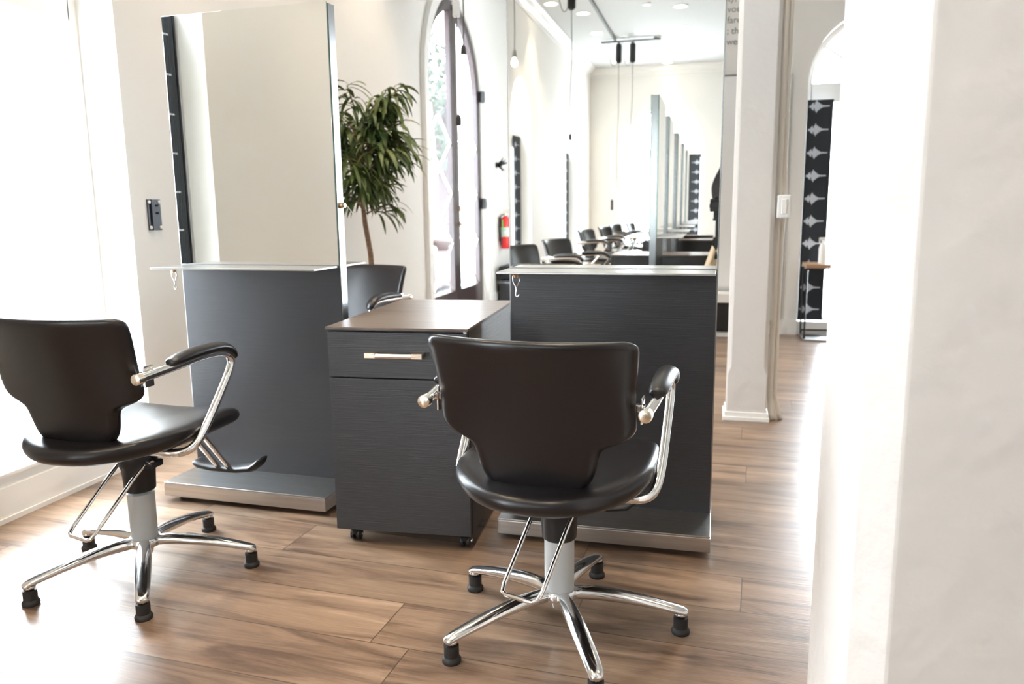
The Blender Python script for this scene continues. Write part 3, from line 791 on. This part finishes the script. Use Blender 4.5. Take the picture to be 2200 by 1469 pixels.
# ------------------------------------------------------------------ far right: table rack with bottle
t = thing('rack_table', 'small metal frame table with wooden top before the far right window', 'table', (0.72, 6.60, 0))
p = bmesh.new()
for y in (0.0, 0.30):
    sweep(p, [(0.0, y, 0.045), (0.0, y, 0.585)], 0.007, 8); sweep(p, [(0.60, y, 0.045), (0.60, y, 0.585)], 0.007, 8)
    sweep(p, [(0.0, y, 0.045), (0.60, y, 0.045)], 0.007, 8)
    sweep(p, [(0.0, y, 0.575), (0.60, y, 0.575)], 0.007, 8)
obj('frame', p, m_blacksteel, t)
obj('bottom_shelf', B(-0.01, 0.61, -0.04, 0.30, 0.0, 0.018, 0.003), m_steel, t)
for x in (0.0, 0.60):
    for y in (0.0, 0.28): obj('leg_foot', B(x-0.008, x+0.008, y-0.008, y+0.008, 0.015, 0.05), m_blacksteel, t)
obj('wood_top', B(-0.012, 0.612, -0.012, 0.31, 0.583, 0.612, 0.002), m_woodtop, t)
t = thing('spray_bottle', 'white spray bottle standing on the wooden table top', 'bottle', (0.84, 6.72, 0.612))
p = bmesh.new(); lathe(p, [(0.028, 0.0), (0.030, 0.01), (0.030, 0.12), (0.022, 0.15), (0.011, 0.165), (0.011, 0.185)], 18); obj('bottle', p, m_white, t, auto=40)
p = bmesh.new(); box(p, -0.03, 0.014, -0.009, 0.009, 0.185, 0.205, 0.003); box(p, -0.03, -0.022, -0.004, 0.004, 0.16, 0.19, 0.001); obj('spray_head', p, m_white, t)

# ------------------------------------------------------------------ far wall: mirrors, ledge, lettering
t = thing('wall_mirror', 'tall narrow mirror with painted grey-green reflection on the far wall, right of the slim pillar', 'panel', (0.44, 6.89, 0.13))  # a mirror; what it reflects is put into its colour
obj('glass', B(0, 0.12, 0.0, 0.006, 0, 1.98), m_mirrortone, t); obj('backing', B(-0.003, 0.123, 0.006, 0.035, -0.003, 1.985), m_frame, t)
t = thing('white_wall_mirror', 'wall mirror with bright reflection painted white under the grey lettering, between station and pillar', 'panel', (-0.55, 6.899, 0.40))  # mirror face coloured white for the bright window it reflects
obj('panel', B(0, 0.90, 0.0, 0.03, 0, 1.715), m_white, t); obj('top_edge', B(0, 0.90, -0.003, 0.03, 1.715, 1.728), m_cordgrey, t)
t = thing('low_bench', 'low black bench with white top against the far wall, beside the slim pillar', 'bench', (-0.55, 6.70, 0))
obj('box', B(0, 0.90, 0, 0.22, 0.04, 0.275), m_blackp, t); obj('top', B(-0.005, 0.905, -0.01, 0.225, 0.285, 0.36, 0.004), m_trim, t); obj('plinth', B(0.0, 0.9, 0.01, 0.22, 0, 0.04), m_trim, t)
obj('shadow_gap', B(0.01, 0.89, 0.01, 0.22, 0.275, 0.285), m_cord, t)
def text(name, body, size, m, loc, rot, label, cat, group=None, depth=0.001, spacing=1.0):
    cu = bpy.data.curves.new(name, 'FONT'); cu.body = body; cu.size = size; cu.extrude = depth; cu.align_x = 'LEFT'; cu.space_line = spacing
    o = bpy.data.objects.new(name, cu); sc.collection.objects.link(o); cu.materials.append(m)
    o.location = loc; o.rotation_euler = rot
    bpy.context.view_layer.update()
    dg = bpy.context.evaluated_depsgraph_get(); me = bpy.data.meshes.new_from_object(o.evaluated_get(dg))
    bpy.data.objects.remove(o)
    o = bpy.data.objects.new(name, me); sc.collection.objects.link(o); o.location = loc; o.rotation_euler = rot
    if cat: tag(o, label, cat, group)
    return o
text('wall_lettering', 'ty, n\nvoe.\nfare\n; the\nwear', 0.072, m_ink, (0.045, YF-0.003, 2.70), (R(90), 0, 0), 'grey words in five lines painted on the far wall, left of the slim pillar', 'lettering', spacing=1.16)
text('wall_lettering', 'l.', 0.072, m_ink, (0.487, YF-0.003, 2.455), (R(90), 0, 0), 'end of a painted grey word on the far wall, right of the slim pillar', 'lettering')

# ------------------------------------------------------------------ left wall: bracket, ornament, extinguisher, bench
t = thing('wall_bracket', 'black steel bracket with four white screws on the wall left of the mirror', 'bracket', (XL, 3.03, 1.0))
p = bmesh.new(); box(p, 0, 0.006, -0.042, 0.042, 0, 0.135, 0.001); box(p, 0.006, 0.014, -0.024, -0.020, 0, 0.135, 0.001)
obj('plate', p, m_blacksteel, t)
for y in (-0.032, 0.032):
    for z in (0.012, 0.123):
        p = bmesh.new(); lathe(p, [(0.0075, 0.006), (0.0075, 0.010), (0.004, 0.012)], 14, y, z, 'x'); obj('screw', p, m_white, t)
for z in (0.075, 0.108):
    p = bmesh.new(); lathe(p, [(0.004, 0.006), (0.004, 0.014)], 10, 0.018, z, 'x'); obj('peg', p, m_rubber, t)

t = thing('fire_extinguisher', 'red fire extinguisher hanging on the wall right of the arched door', 'fire extinguisher', (XL+0.075, 8.86, 0.62))
p = bmesh.new(); lathe(p, [(0.050, 0.0), (0.055, 0.012), (0.056, 0.30), (0.050, 0.335), (0.030, 0.362), (0.020, 0.372)], 28); obj('cylinder', p, m_red, t, auto=50)
p = bmesh.new(); lathe(p, [(0.0570, 0.135), (0.0575, 0.135), (0.0575, 0.245), (0.0570, 0.245)], 28); obj('paper_label', p, m_paper, t, label='pale printed instruction label')
p = bmesh.new(); lathe(p, [(0.016, 0.37), (0.018, 0.38), (0.018, 0.405), (0.010, 0.41)], 14); box(p, -0.012, 0.10, -0.012, 0.012, 0.408, 0.420, 0.003); box(p, -0.02, 0.10, -0.010, 0.010, 0.430, 0.440, 0.003); box(p, -0.02, 0.0, -0.01, 0.01, 0.405, 0.44, 0.003)
obj('valve', p, m_nickel, t)
p = bmesh.new(); sweep(p, [(-0.015, -0.02, 0.39), (-0.05, -0.05, 0.37), (-0.05, -0.07, 0.28), (-0.04, -0.065, 0.12), (-0.04, -0.065, 0.04)], 0.008, 10, smooth_iter=1); obj('hose', p, m_rubber, t, smooth=True)
p = bmesh.new(); box(p, -0.02, -0.012, -0.085, -0.055, 0.22, 0.33, 0.001); obj('green_tag', p, m_green, t)
obj('bracket', B(-0.075, -0.05, -0.02, 0.02, 0.08, 0.36), m_blacksteel, t)
t = thing('wall_ornament', 'small black spiky ornament on the wall above the fire extinguisher', 'ornament', (XL, 8.76, 1.56))
p = bmesh.new()
for k in range(9):
    a = random.uniform(0, 2*PI); sweep(p, [(0.01, 0, 0), (0.07, 0.05*math.cos(a), 0.05*math.sin(a)), (0.09+random.uniform(0, .03), 0.10*math.cos(a), 0.09*math.sin(a))], [0.012, 0.009, 0.003], 8)
obj('spikes', p, m_blackp, t, smooth=True); p = bmesh.new(); lathe(p, [(0.03, 0.0), (0.03, 0.015), (0.012, 0.02)], 16, 0, 0, 'x'); obj('mount', p, m_blackp, t)

t = thing('upholstered_bench', 'black cushioned bench along the wall below the fire extinguisher', 'bench', (XL+0.035, 8.62, 0))
p = B(0, 0.50, 0, 1.2, 0.27, 0.43, 0.035); obj('cushion', p, m_leather, t, smooth=True)
obj('base', B(0.02, 0.48, 0.02, 1.18, 0, 0.27), m_lamin, t); obj('metal_strip', B(0.0, 0.485, 0.0, 1.19, 0.235, 0.25), m_frame, t)

# ------------------------------------------------------------------ potted fig tree
def plant():
    t = thing('potted_tree', 'long-leaved green indoor tree between the left mirror and the arched door', 'plant', (-2.09, 4.62, 0))
    p = bmesh.new(); lathe(p, [(0.12, 0.0), (0.14, 0.02), (0.17, 0.30), (0.175, 0.32), (0.165, 0.33), (0.155, 0.32), (0.15, 0.29)], 28); obj('pot', p, m_pot, t, auto=40)
    p = bmesh.new(); lathe(p, [(0.151, 0.285), (0.151, 0.292)], 24); obj('soil', p, m_soil, t)
    tr = bmesh.new(); sweep(tr, [(0.02, 0.0, 0.28), (-0.01, 0.0, 0.55), (-0.02, 0.0, 0.80), (-0.05, 0.0, 1.0), (-0.07, 0.01, 1.2), (-0.06, 0.02, 1.55)], [0.020, 0.019, 0.017, 0.016, 0.013, 0.009], 10)
    tips = []; rnd = random.Random(11)
    for k in range(38):
        a = rnd.uniform(0, 2*PI); z0 = rnd.uniform(1.04, 1.58); r1 = rnd.uniform(0.10, 0.29); rise = rnd.uniform(0.05, 0.28)
        s = Vector((-0.06, 0.01, z0)); m_ = s+Vector((math.cos(a)*r1*0.5, math.sin(a)*r1*0.5, rise*0.6)); e = s+Vector((math.cos(a)*r1, math.sin(a)*r1, rise))
        sweep(tr, [s, m_, e], [0.007, 0.005, 0.003], 6); tips += [(m_, a), (e, a), ((m_+e)/2, a)]
    obj('trunk', tr, m_bark, t, smooth=True)
    lf = bmesh.new()
    def leafm(p0, az, el, L, wd, droop, roll):
        d = Vector((math.cos(az)*math.cos(el), math.sin(az)*math.cos(el), math.sin(el))); pts = []; p_ = Vector(p0); n = 6
        v = d.copy(); rows_ = []
        for i in range(n+1):
            f = i/n; wdt = wd*math.sin(PI*min(1, (f*0.94+0.05)))**0.75
            side = v.cross(Vector((0, 0, 1)))
            if side.length < 0.05: side = Vector((1, 0, 0))
            side.normalize(); nrm = side.cross(v).normalized(); side = side*math.cos(roll)+nrm*math.sin(roll)
            rows_.append((p_-side*wdt+nrm*wdt*0.3, p_.copy(), p_+side*wdt+nrm*wdt*0.3))
            p_ = p_+v*(L/n); v = (v+Vector((0, 0, -droop/n))).normalized()
        vs = [[lf.verts.new(q) for q in r_] for r_ in rows_]
        for i in range(n):
            for j in (0, 1): lf.faces.new((vs[i][j], vs[i][j+1], vs[i+1][j+1], vs[i+1][j]))
    for (e, a) in tips:
        for j in range(8):
            az = a+rnd.uniform(-1.9, 1.9); el = rnd.uniform(-0.5, 0.7)
            leafm(e+Vector((rnd.uniform(-.02, .02), rnd.uniform(-.02, .02), rnd.uniform(-.04, .02))), az, el, rnd.uniform(0.13, 0.235), rnd.uniform(0.010, 0.0155), rnd.uniform(0.9, 2.6), rnd.uniform(-0.6, 0.6))
    for v in lf.verts:   # leaves do not pass through the wall
        if v.co.x < (XL+0.02)+2.09: v.co.x = (XL+0.02)+2.09+rnd.uniform(0, 0.01)
    obj('foliage', lf, m_leaf, t, smooth=True)
plant()

# ------------------------------------------------------------------ ceiling lights
def make_light():
    t = thing('recessed_light', '', 'ceiling light')
    p = bmesh.new()
    prof = [(0.075, -0.001), (0.100, -0.001), (0.104, -0.006), (0.098, -0.010), (0.078, -0.004)]
    n = 28; rings = [[p.verts.new((r_*math.cos(2*PI*k/n), r_*math.sin(2*PI*k/n), z)) for k in range(n)] for r_, z in prof]
    for i in range(len(rings)):
        a_, b_ = rings[i], rings[(i+1) % len(rings)]
        for k in range(n): p.faces.new((a_[k], a_[(k+1) % n], b_[(k+1) % n], b_[k]))
    obj('ring', p, m_trim, t, auto=40)
    p = bmesh.new(); lathe(p, [(0.076, -0.004), (0.076, -0.001)], 28); obj('diffuser', p, m_lamp, t, label='glowing warm diffuser')
    return t
L0 = make_light(); first = [True]
spot_d = bpy.data.lights.new('downlight', 'SPOT'); spot_d.energy = SPOT_W; spot_d.color = SPOT_COL; spot_d.spot_size = R(78); spot_d.spot_blend = 0.6; spot_d.shadow_soft_size = 0.05
spot_far = spot_d.copy(); spot_far.energy = SPOT_W*0.5
def ceiling_light(x, y, label, group=None):
    k = L0 if first[0] else copy_tree(L0); first[0] = False
    k.location = (x, y, ZC); tag(k, label, 'ceiling light', group)
    l = bpy.data.objects.new('downlight', spot_far if y < -6 else spot_d); sc.collection.objects.link(l); l.location = (x, y, ZC-0.02)
G = 'ceiling lights out of sight of the mirror'
ords = ['first (nearest)', 'second', 'third', 'fourth']
for i, y in enumerate((-6.15, -7.42, -8.70, -9.97)):
    ceiling_light(-0.53, y, '%s of four glowing lights down the right of the reflected ceiling' % ords[i])
for i, y in enumerate((-6.15, -7.42, -8.70, -9.97)):
    ceiling_light(-1.84, y, '%s of the inner line of lights at the left of the reflected ceiling' % ords[i])
ceiling_light(-2.16, -5.52, 'large light at the top left of the reflected ceiling, close to the wall')
ceiling_light(-2.15, -9.10, 'small light close to the left wall at the far end of the reflected ceiling')
ceiling_light(-0.94, -10.30, 'light washing the far end wall above the reflected arched window')
for y in (-4.88, -3.61, -2.34, -1.07, 0.20, 1.47, 2.74, 4.0, 5.3):
    for x in (-0.53, -1.84): ceiling_light(x, y, 'round recessed light in the ceiling above the frame, lighting chairs and stations', G)
for y in (-7.4, -4.88, -2.34, 0.20, 2.74, 5.3):
    for x in (1.4,): ceiling_light(x, y, 'round recessed light in the ceiling above the frame, lighting chairs and stations', G)
t = tag(obj('smoke_detector', lathe(bmesh.new(), [(0.03, ZC-0.03), (0.055, ZC-0.022), (0.06, ZC)], 18, -0.97, -8.0), m_white, auto=40), 'small white detector on the reflected ceiling, farther from the edge', 'detector')
t = tag(obj('smoke_detector', lathe(bmesh.new(), [(0.03, ZC-0.03), (0.055, ZC-0.022), (0.06, ZC)], 18, -0.95, -5.85), m_white, auto=40), 'small white detector at the top edge of the reflected ceiling', 'detector')

# rails with cord reels and hanging cords
t = thing('ceiling_rail', 'thin grey rail along the reflected ceiling ending in a crossbar', 'rail', (-1.62, -7.96, ZC))
p = bmesh.new(); box(p, -0.018, 0.018, 0, 14.2, -0.03, 0); obj('long_rail', p, m_rail, t)
p = bmesh.new(); box(p, -0.22, 0.72, -0.02, 0.016, -0.055, -0.03); obj('crossbar', p, m_rail, t)
def reel(x, y, ztop, h, label, cord_to, endmat=m_cord, loops=True, grp=None):
    t = thing('cord_reel', label, 'cord reel', (x, y, 0), 0, grp)
    p = bmesh.new(); lathe(p, [(0.022, ztop-h), (0.045, ztop-h+0.02), (0.048, ztop-h+0.05), (0.048, ztop-0.04), (0.04, ztop-0.01), (0.02, ztop)], 18); obj('reel_body', p, m_blackp, t, auto=50)
    if ZC-0.05-ztop > 0.001:
        p = bmesh.new(); lathe(p, [(0.012, ztop-0.005), (0.012, ZC-0.03)], 10); obj('hanger', p, m_rail, t)
    p = bmesh.new(); zz = ztop-h; sweep(p, [(0, 0, zz+0.01), (0.004, 0, zz-(zz-cord_to)*0.4), (-0.018, 0, zz-(zz-cord_to)*0.7), (-0.014, 0, cord_to)], 0.005, 8); obj('cord', p, m_cordgrey, t, smooth=True)
    p = bmesh.new(); lathe(p, [(0.012, cord_to-0.06), (0.018, cord_to-0.05), (0.018, cord_to), (0.008, cord_to+0.02)], 12, -0.014, 0); obj('plug', p, endmat, t)
    if loops:
        p = bmesh.new(); pts = []
        for i in range(13):
            a = PI*i/12; pts.append((-0.02-0.07*(1-math.cos(a)), 0.0, ztop-0.10-0.30*math.sin(a)+0.12*(i/12)))
        sweep(p, pts, 0.0045, 8); obj('cord_loop', p, m_cordgrey, t, smooth=True)
    return t
reel(-1.67, -4.30, ZC-0.06, 0.33, 'black cord reel at the top edge of the mirror, its cord hanging low', 1.92)
reel(-1.56, -7.96, ZC-0.07, 0.31, 'left of the two black cord reels under the reflected crossbar', 1.42, m_white)
reel(-1.34, -7.96, ZC-0.07, 0.31, 'right of the two black cord reels under the reflected crossbar', 2.03, m_rubber)
# cord drop and bulb in front of the arched door
t = thing('cord_drop', 'black cord with a white box hanging before the arched door', 'cord', (-1.66, 5.10, 0))
p = bmesh.new(); sweep(p, [(0, 0, ZC), (0, 0, 2.4), (0, 0, 1.68)], 0.004, 8); obj('cord', p, m_cord, t)
p = bmesh.new(); box(p, -0.022, 0.022, -0.018, 0.018, 2.30, 2.40, 0.005); obj('white_box', p, m_white, t, label='small white box on the cord')
p = bmesh.new(); lathe(p, [(0.014, 1.62), (0.018, 1.63), (0.018, 1.67), (0.006, 1.69)], 12); obj('plug', p, m_cord, t)
def pendant(x, y, z, label, m=m_cord):
    t = thing('pendant_bulb', label, 'pendant lamp', (x, y, 0))
    p = bmesh.new(); sweep(p, [(0.0, 0, ZC), (0.004, 0, (ZC+z)/2), (0.008, 0, z+0.25), (0.0, 0, z+0.06)], 0.005, 8, smooth_iter=1); obj('cord', p, m, t, smooth=True)
    p = bmesh.new(); lathe(p, [(0.020, z), (0.022, z+0.01), (0.018, z+0.055), (0.007, z+0.07)], 14); obj('socket', p, m, t, auto=40)
    p = bmesh.new(); lathe(p, [(0.004, z-0.085), (0.018, z-0.08), (0.030, z-0.06), (0.030, z-0.04), (0.016, z-0.01), (0.014, z+0.0)], 16); obj('bulb', p, m_bulb, t, smooth=True, label='clear glowing bulb')
pendant(-1.84, 5.80, 2.20, 'black cord with bare bulb hanging before the right door leaf')
pendant(-1.84, -2.25, 2.45, 'cord with bare bulb at the left edge of the middle mirror', m_cordgrey)
# small camera on end wall and switch by end window
t = tag(obj('wall_switch', B(-2.00, -1.96, YB, YB+0.015, 1.02, 1.22, 0.002), m_blacksteel), 'thin dark switch beside the reflected far window', 'switch')
t = tag(obj('wall_thermostat', B(-2.405, -2.36, YB, YB+0.02, 1.85, 1.98, 0.003), m_white), 'pale thermostat in the left corner of the reflected end wall', 'thermostat')

# ------------------------------------------------------------------ camera, tripod and photographer (seen in the mirror)
BK = -0.012
t = thing('tripod', 'tripod with pale legs under the camera at the right mirror edge', 'tripod', (0.016, -0.12, 0))
p = bmesh.new(); lathe(p, [(0.013, 0.74), (0.013, 0.99)], 12); lathe(p, [(0.03, 0.985), (0.03, 1.0)], 12); lathe(p, [(0.022, 0.80), (0.03, 0.82), (0.03, 0.86), (0.02, 0.88)], 12); obj('centre_column', p, m_blackp, t)
for a in (R(172), R(252), R(32)):
    p = bmesh.new(); sweep(p, [(0.012*math.cos(a), 0.012*math.sin(a), 0.82), (0.30*math.cos(a), 0.30*math.sin(a), 0.02)], [0.020, 0.014], 12)
    lo = obj('leg', p, m_sidewood, t, smooth=True)
    p = bmesh.new(); lathe(p, [(0.02, 0.0), (0.02, 0.035)], 10, 0.30*math.cos(a), 0.30*math.sin(a)); obj('foot', p, m_rubber, lo)
t = thing('photo_camera', 'black camera with round lens at the right edge of the middle mirror', 'camera', (0.0, 0.0, CAM_H))
p = bmesh.new(); lathe(p, [(0.028, -0.030), (0.0, -0.0305)][::-1]+[(0.030, -0.018), (0.037, -0.016), (0.037, -0.055), (0.032, -0.06), (0.032, -0.11)], 28, 0, 0, 'y'); obj('lens', p, m_blackp, t, auto=40)
p = B(-0.034, 0.098, -0.165, -0.11, -0.036, 0.045, 0.008); box(p, -0.010, 0.034, -0.155, -0.11, 0.045, 0.066, 0.006); obj('camera_body', p, m_blackp, t)
obj('quick_plate', B(-0.01, 0.04, -0.15, -0.09, -0.077, -0.036, 0.003), m_blacksteel, t)

def skin_mesh(name, m, parent, verts, edges, radii, sub=2, root=0):
    me = bpy.data.meshes.new(name); me.from_pydata(verts, edges, []); me.materials.append(m)
    o = bpy.data.objects.new(name, me); sc.collection.objects.link(o)
    sk = o.modifiers.new('skin', 'SKIN'); sk.use_smooth_shade = True
    for i, v in enumerate(me.skin_vertices[0].data):
        r = radii[i]; v.radius = (r, r) if isinstance(r, (int, float)) else r; v.use_root = (i == root)
    sb = o.modifiers.new('sub', 'SUBSURF'); sb.levels = sub; sb.render_levels = sub
    bpy.context.view_layer.update(); dg = bpy.context.evaluated_depsgraph_get()
    me2 = bpy.data.meshes.new_from_object(o.evaluated_get(dg)); bpy.data.objects.remove(o)
    for p_ in me2.polygons: p_.use_smooth = True
    o = bpy.data.objects.new(name, me2); sc.collection.objects.link(o); o.parent = parent
    return o
def photographer():
    t = thing('person', 'person in black clothes behind the camera, a sleeve showing at the mirror edge', 'person', (0.30, -0.42, 0))
    # origin at the feet; faces +y, left hand to the lens
    V = [(0,0,0.96),(0,0.0,1.12),(0,-0.01,1.30),(0,-0.01,1.44),(0,0.0,1.50),(0,0.01,1.55),(0,0.015,1.62),(0,0.02,1.70),      # 0 pelvis .. 7 head top
         (-0.10,0,0.92),(-0.11,0.02,0.50),(-0.11,-0.01,0.09),(-0.115,0.13,0.035),                                          # 8-11 left leg
         (0.10,0,0.92),(0.12,0.02,0.50),(0.13,-0.01,0.09),(0.14,0.13,0.035),                                                # 12-15 right leg
         (-0.17,-0.01,1.415),(-0.285,0.05,1.20),(-0.275,0.245,1.075),(-0.265,0.30,1.06),                                     # 16-19 left arm: shoulder elbow wrist palm
         (0.17,-0.01,1.415),(0.24,0.03,1.14),(0.02,0.235,1.06),(-0.06,0.262,1.06)]                                            # 20-23 right arm
    Ed = [(0,1),(1,2),(2,3),(3,4),(4,5),(5,6),(6,7),(0,8),(8,9),(9,10),(10,11),(0,12),(12,13),(13,14),(14,15),(3,16),(16,17),(17,18),(18,19),(3,20),(20,21),(21,22),(22,23)]
    Rd = [(0.145,0.10),(0.125,0.09),(0.15,0.10),(0.11,0.08),0.052,0.060,0.085,0.060, 0.085,0.058,0.042,0.035, 0.085,0.058,0.042,0.035, 0.058,0.043,0.027,0.030, 0.058,0.043,0.027,0.030]
    body = skin_mesh('body', m_skin, t, V, Ed, Rd)
    # clothing follows the body a little larger
    sel = [0,1,2,3,16,17,18,20,21,22]; idx = {v: i for i, v in enumerate(sel)}
    e2 = [(idx[a], idx[b]) for a, b in Ed if a in idx and b in idx]
    r2_ = [((Rd[v][0]+0.012, Rd[v][1]+0.012) if isinstance(Rd[v], tuple) else Rd[v]+0.012) for v in sel]
    skin_mesh('sweater', m_cloth, t, [V[v] for v in sel], e2, r2_)
    sel = [0,8,9,10,12,13,14]; idx = {v: i for i, v in enumerate(sel)}
    e2 = [(idx[a], idx[b]) for a, b in Ed if a in idx and b in idx]
    r2_ = [((Rd[v][0]+0.014, Rd[v][1]+0.014) if isinstance(Rd[v], tuple) else Rd[v]+0.014) for v in sel]
    skin_mesh('trousers', m_cloth, t, [V[v] for v in sel], e2, r2_)
    for s in (-0.1125, 0.135): 
        p = bmesh.new(); sweep(p, [(s, -0.07, 0.045), (s, -0.02, 0.05), (s, 0.06, 0.045), (s, 0.15, 0.032), (s, 0.19, 0.028)], [(0.035, 0.04), (0.047, 0.047), (0.048, 0.043), (0.046, 0.030), (0.025, 0.018)], 14); obj('shoe', p, m_blackp, t, smooth=True)
    # fingers, curled round the camera
    for (px, py, pz, s) in ((-0.265, 0.30, 1.06, -1), (-0.06, 0.262, 1.06, 1)):
        for f in range(4):
            z = pz+0.026-0.017*f; L = (0.030, 0.034, 0.032, 0.025)[f]
            if s < 0: pts = [(px, py+0.01, z), (px+0.005, py+0.03+L*0.4, z), (px+0.028, py+0.035+L*0.6, z), (px+0.045, py+0.025+L*0.6, z)]
            else: pts = [(px, py, z), (px-0.020, py+0.016, z), (px-0.030-L*0.5, py+0.030, z), (px-0.046-L*0.6, py+0.020, z)]
            p = bmesh.new(); sweep(p, pts, [0.0095, 0.009, 0.008, 0.006], 8, smooth_iter=0); obj('finger', p, m_skin, body, smooth=True)
        p = bmesh.new(); sweep(p, [(px, py-0.02, pz-0.015), (px+0.02*(-s), py+0.0, pz-0.032), (px+0.03*(-s), py+0.02, pz-0.034)], [0.012, 0.010, 0.008], 8); obj('thumb', p, m_skin, body, smooth=True)
    # face and hair
    p = bmesh.new(); sweep(p, [(0, 0.092, 1.655), (0, 0.112, 1.625), (0, 0.098, 1.615)], [0.007, 0.013, 0.010], 8); obj('nose', p, m_skin, body, smooth=True)
    for s in (-1, 1):
        p = bmesh.new(); bmesh.ops.create_uvsphere(p, u_segments=12, v_segments=8, radius=0.011, matrix=Matrix.Translation((s*0.031, 0.084, 1.655))); obj('eye', p, m_white, body, smooth=True)
        p = bmesh.new(); bmesh.ops.create_uvsphere(p, u_segments=10, v_segments=8, radius=0.006, matrix=Matrix.Translation((s*0.031, 0.0915, 1.655))); obj('iris', p, m_hair, body, smooth=True)
        p = bmesh.new(); sweep(p, [(s*0.086, 0.01, 1.665), (s*0.094, 0.0, 1.645), (s*0.086, 0.005, 1.618)], [0.008, 0.013, 0.007], 8); obj('ear', p, m_skin, body, smooth=True)
    p = bmesh.new(); sweep(p, [(-0.024, 0.082, 1.588), (0, 0.092, 1.585), (0.024, 0.082, 1.588)], [0.003, 0.007, 0.003], 8); obj('mouth', p, mat('lips', (0.5, 0.18, 0.16), 0.4), body, smooth=True)
    p = bmesh.new(); bmesh.ops.create_uvsphere(p, u_segments=20, v_segments=14, radius=1.0)
    for v in p.verts:
        v.co = Vector((v.co.x*0.094, v.co.y*0.100-0.012, v.co.z*0.105+1.675))
        if v.co.y > 0.055 and v.co.z < 1.72: v.co.y = 0.03
        if v.co.z < 1.62: v.co.z = 1.62-(1.62-v.co.z)*0.5
    obj('hair', p, m_hair, t, smooth=True)
photographer()

# ------------------------------------------------------------------ outside the door and windows
struct('ground_outside', B(-14, XL-WT, -14, 16, -0.12, -0.02), m_pave)
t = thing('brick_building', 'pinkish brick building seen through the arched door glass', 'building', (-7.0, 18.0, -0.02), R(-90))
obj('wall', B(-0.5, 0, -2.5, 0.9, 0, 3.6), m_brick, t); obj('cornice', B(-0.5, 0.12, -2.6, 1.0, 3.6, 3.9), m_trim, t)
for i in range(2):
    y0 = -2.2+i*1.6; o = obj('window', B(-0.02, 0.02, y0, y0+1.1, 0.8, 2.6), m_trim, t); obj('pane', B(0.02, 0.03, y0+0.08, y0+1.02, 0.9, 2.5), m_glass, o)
t = thing('reflection_sofa', 'reddish brown leather sofa added outside to imitate a reflection in the arched door glass', 'sofa', (-3.9, 10.6, -0.02))  # added outdoors, stands in for indoor seating reflected in the door glass
obj('seat', B(-0.5, 0.5, -1.2, 1.2, 0.08, 0.46, 0.05), m_brown, t, smooth=True)
obj('backrest', B(-0.75, -0.45, -1.2, 1.2, 0.08, 0.86, 0.06), m_brown, t, smooth=True)
for y in (-1.3, 1.1): obj('armrest', B(-0.75, 0.5, y, y+0.2, 0.08, 0.64, 0.05), m_brown, t, smooth=True)
for x in (-0.6, 0.4):
    for y in (-1.1, 1.1): obj('foot', B(x-0.03, x+0.03, y-0.03, y+0.03, 0, 0.09), m_blackp, t)
tag(obj('cushion', B(-4.30, -4.02, 9.9, 10.35, 0.46, 0.80, 0.09), m_white, smooth=True), 'white cushion on the added brown sofa outside the door', 'cushion')
def tree(x, y, h, label):
    t = thing('street_tree', label, 'tree', (x, y, -0.02)); rnd = random.Random(int(x*10+y))
    p = bmesh.new(); sweep(p, [(0, 0, 0), (0.05, 0, h*0.45), (0, 0.05, h*0.8)], [0.13, 0.10, 0.04], 10); obj('trunk', p, m_bark, t, smooth=True)
    lf = bmesh.new()
    for i in range(1500):
        a = rnd.uniform(0, 2*PI); r_ = 1.5*rnd.random()**0.5; z = h*0.75+rnd.uniform(-1.2, 1.4); c = Vector((r_*math.cos(a), r_*math.sin(a), z))
        d = Vector((rnd.uniform(-1, 1), rnd.uniform(-1, 1), rnd.uniform(-1, 1))).normalized(); e = d.orthogonal().normalized()
        lf.faces.new([lf.verts.new(c+q) for q in (d*0.11, e*0.05, -d*0.11, -e*0.05)])
    obj('crown', lf, m_tree, t)
tree(-6.5, 12.5, 3.6, 'street tree outside, seen through the top of the arched door')
tree(-6.0, 16.4, 4.2, 'farther street tree behind the nearer one outside the arched door')
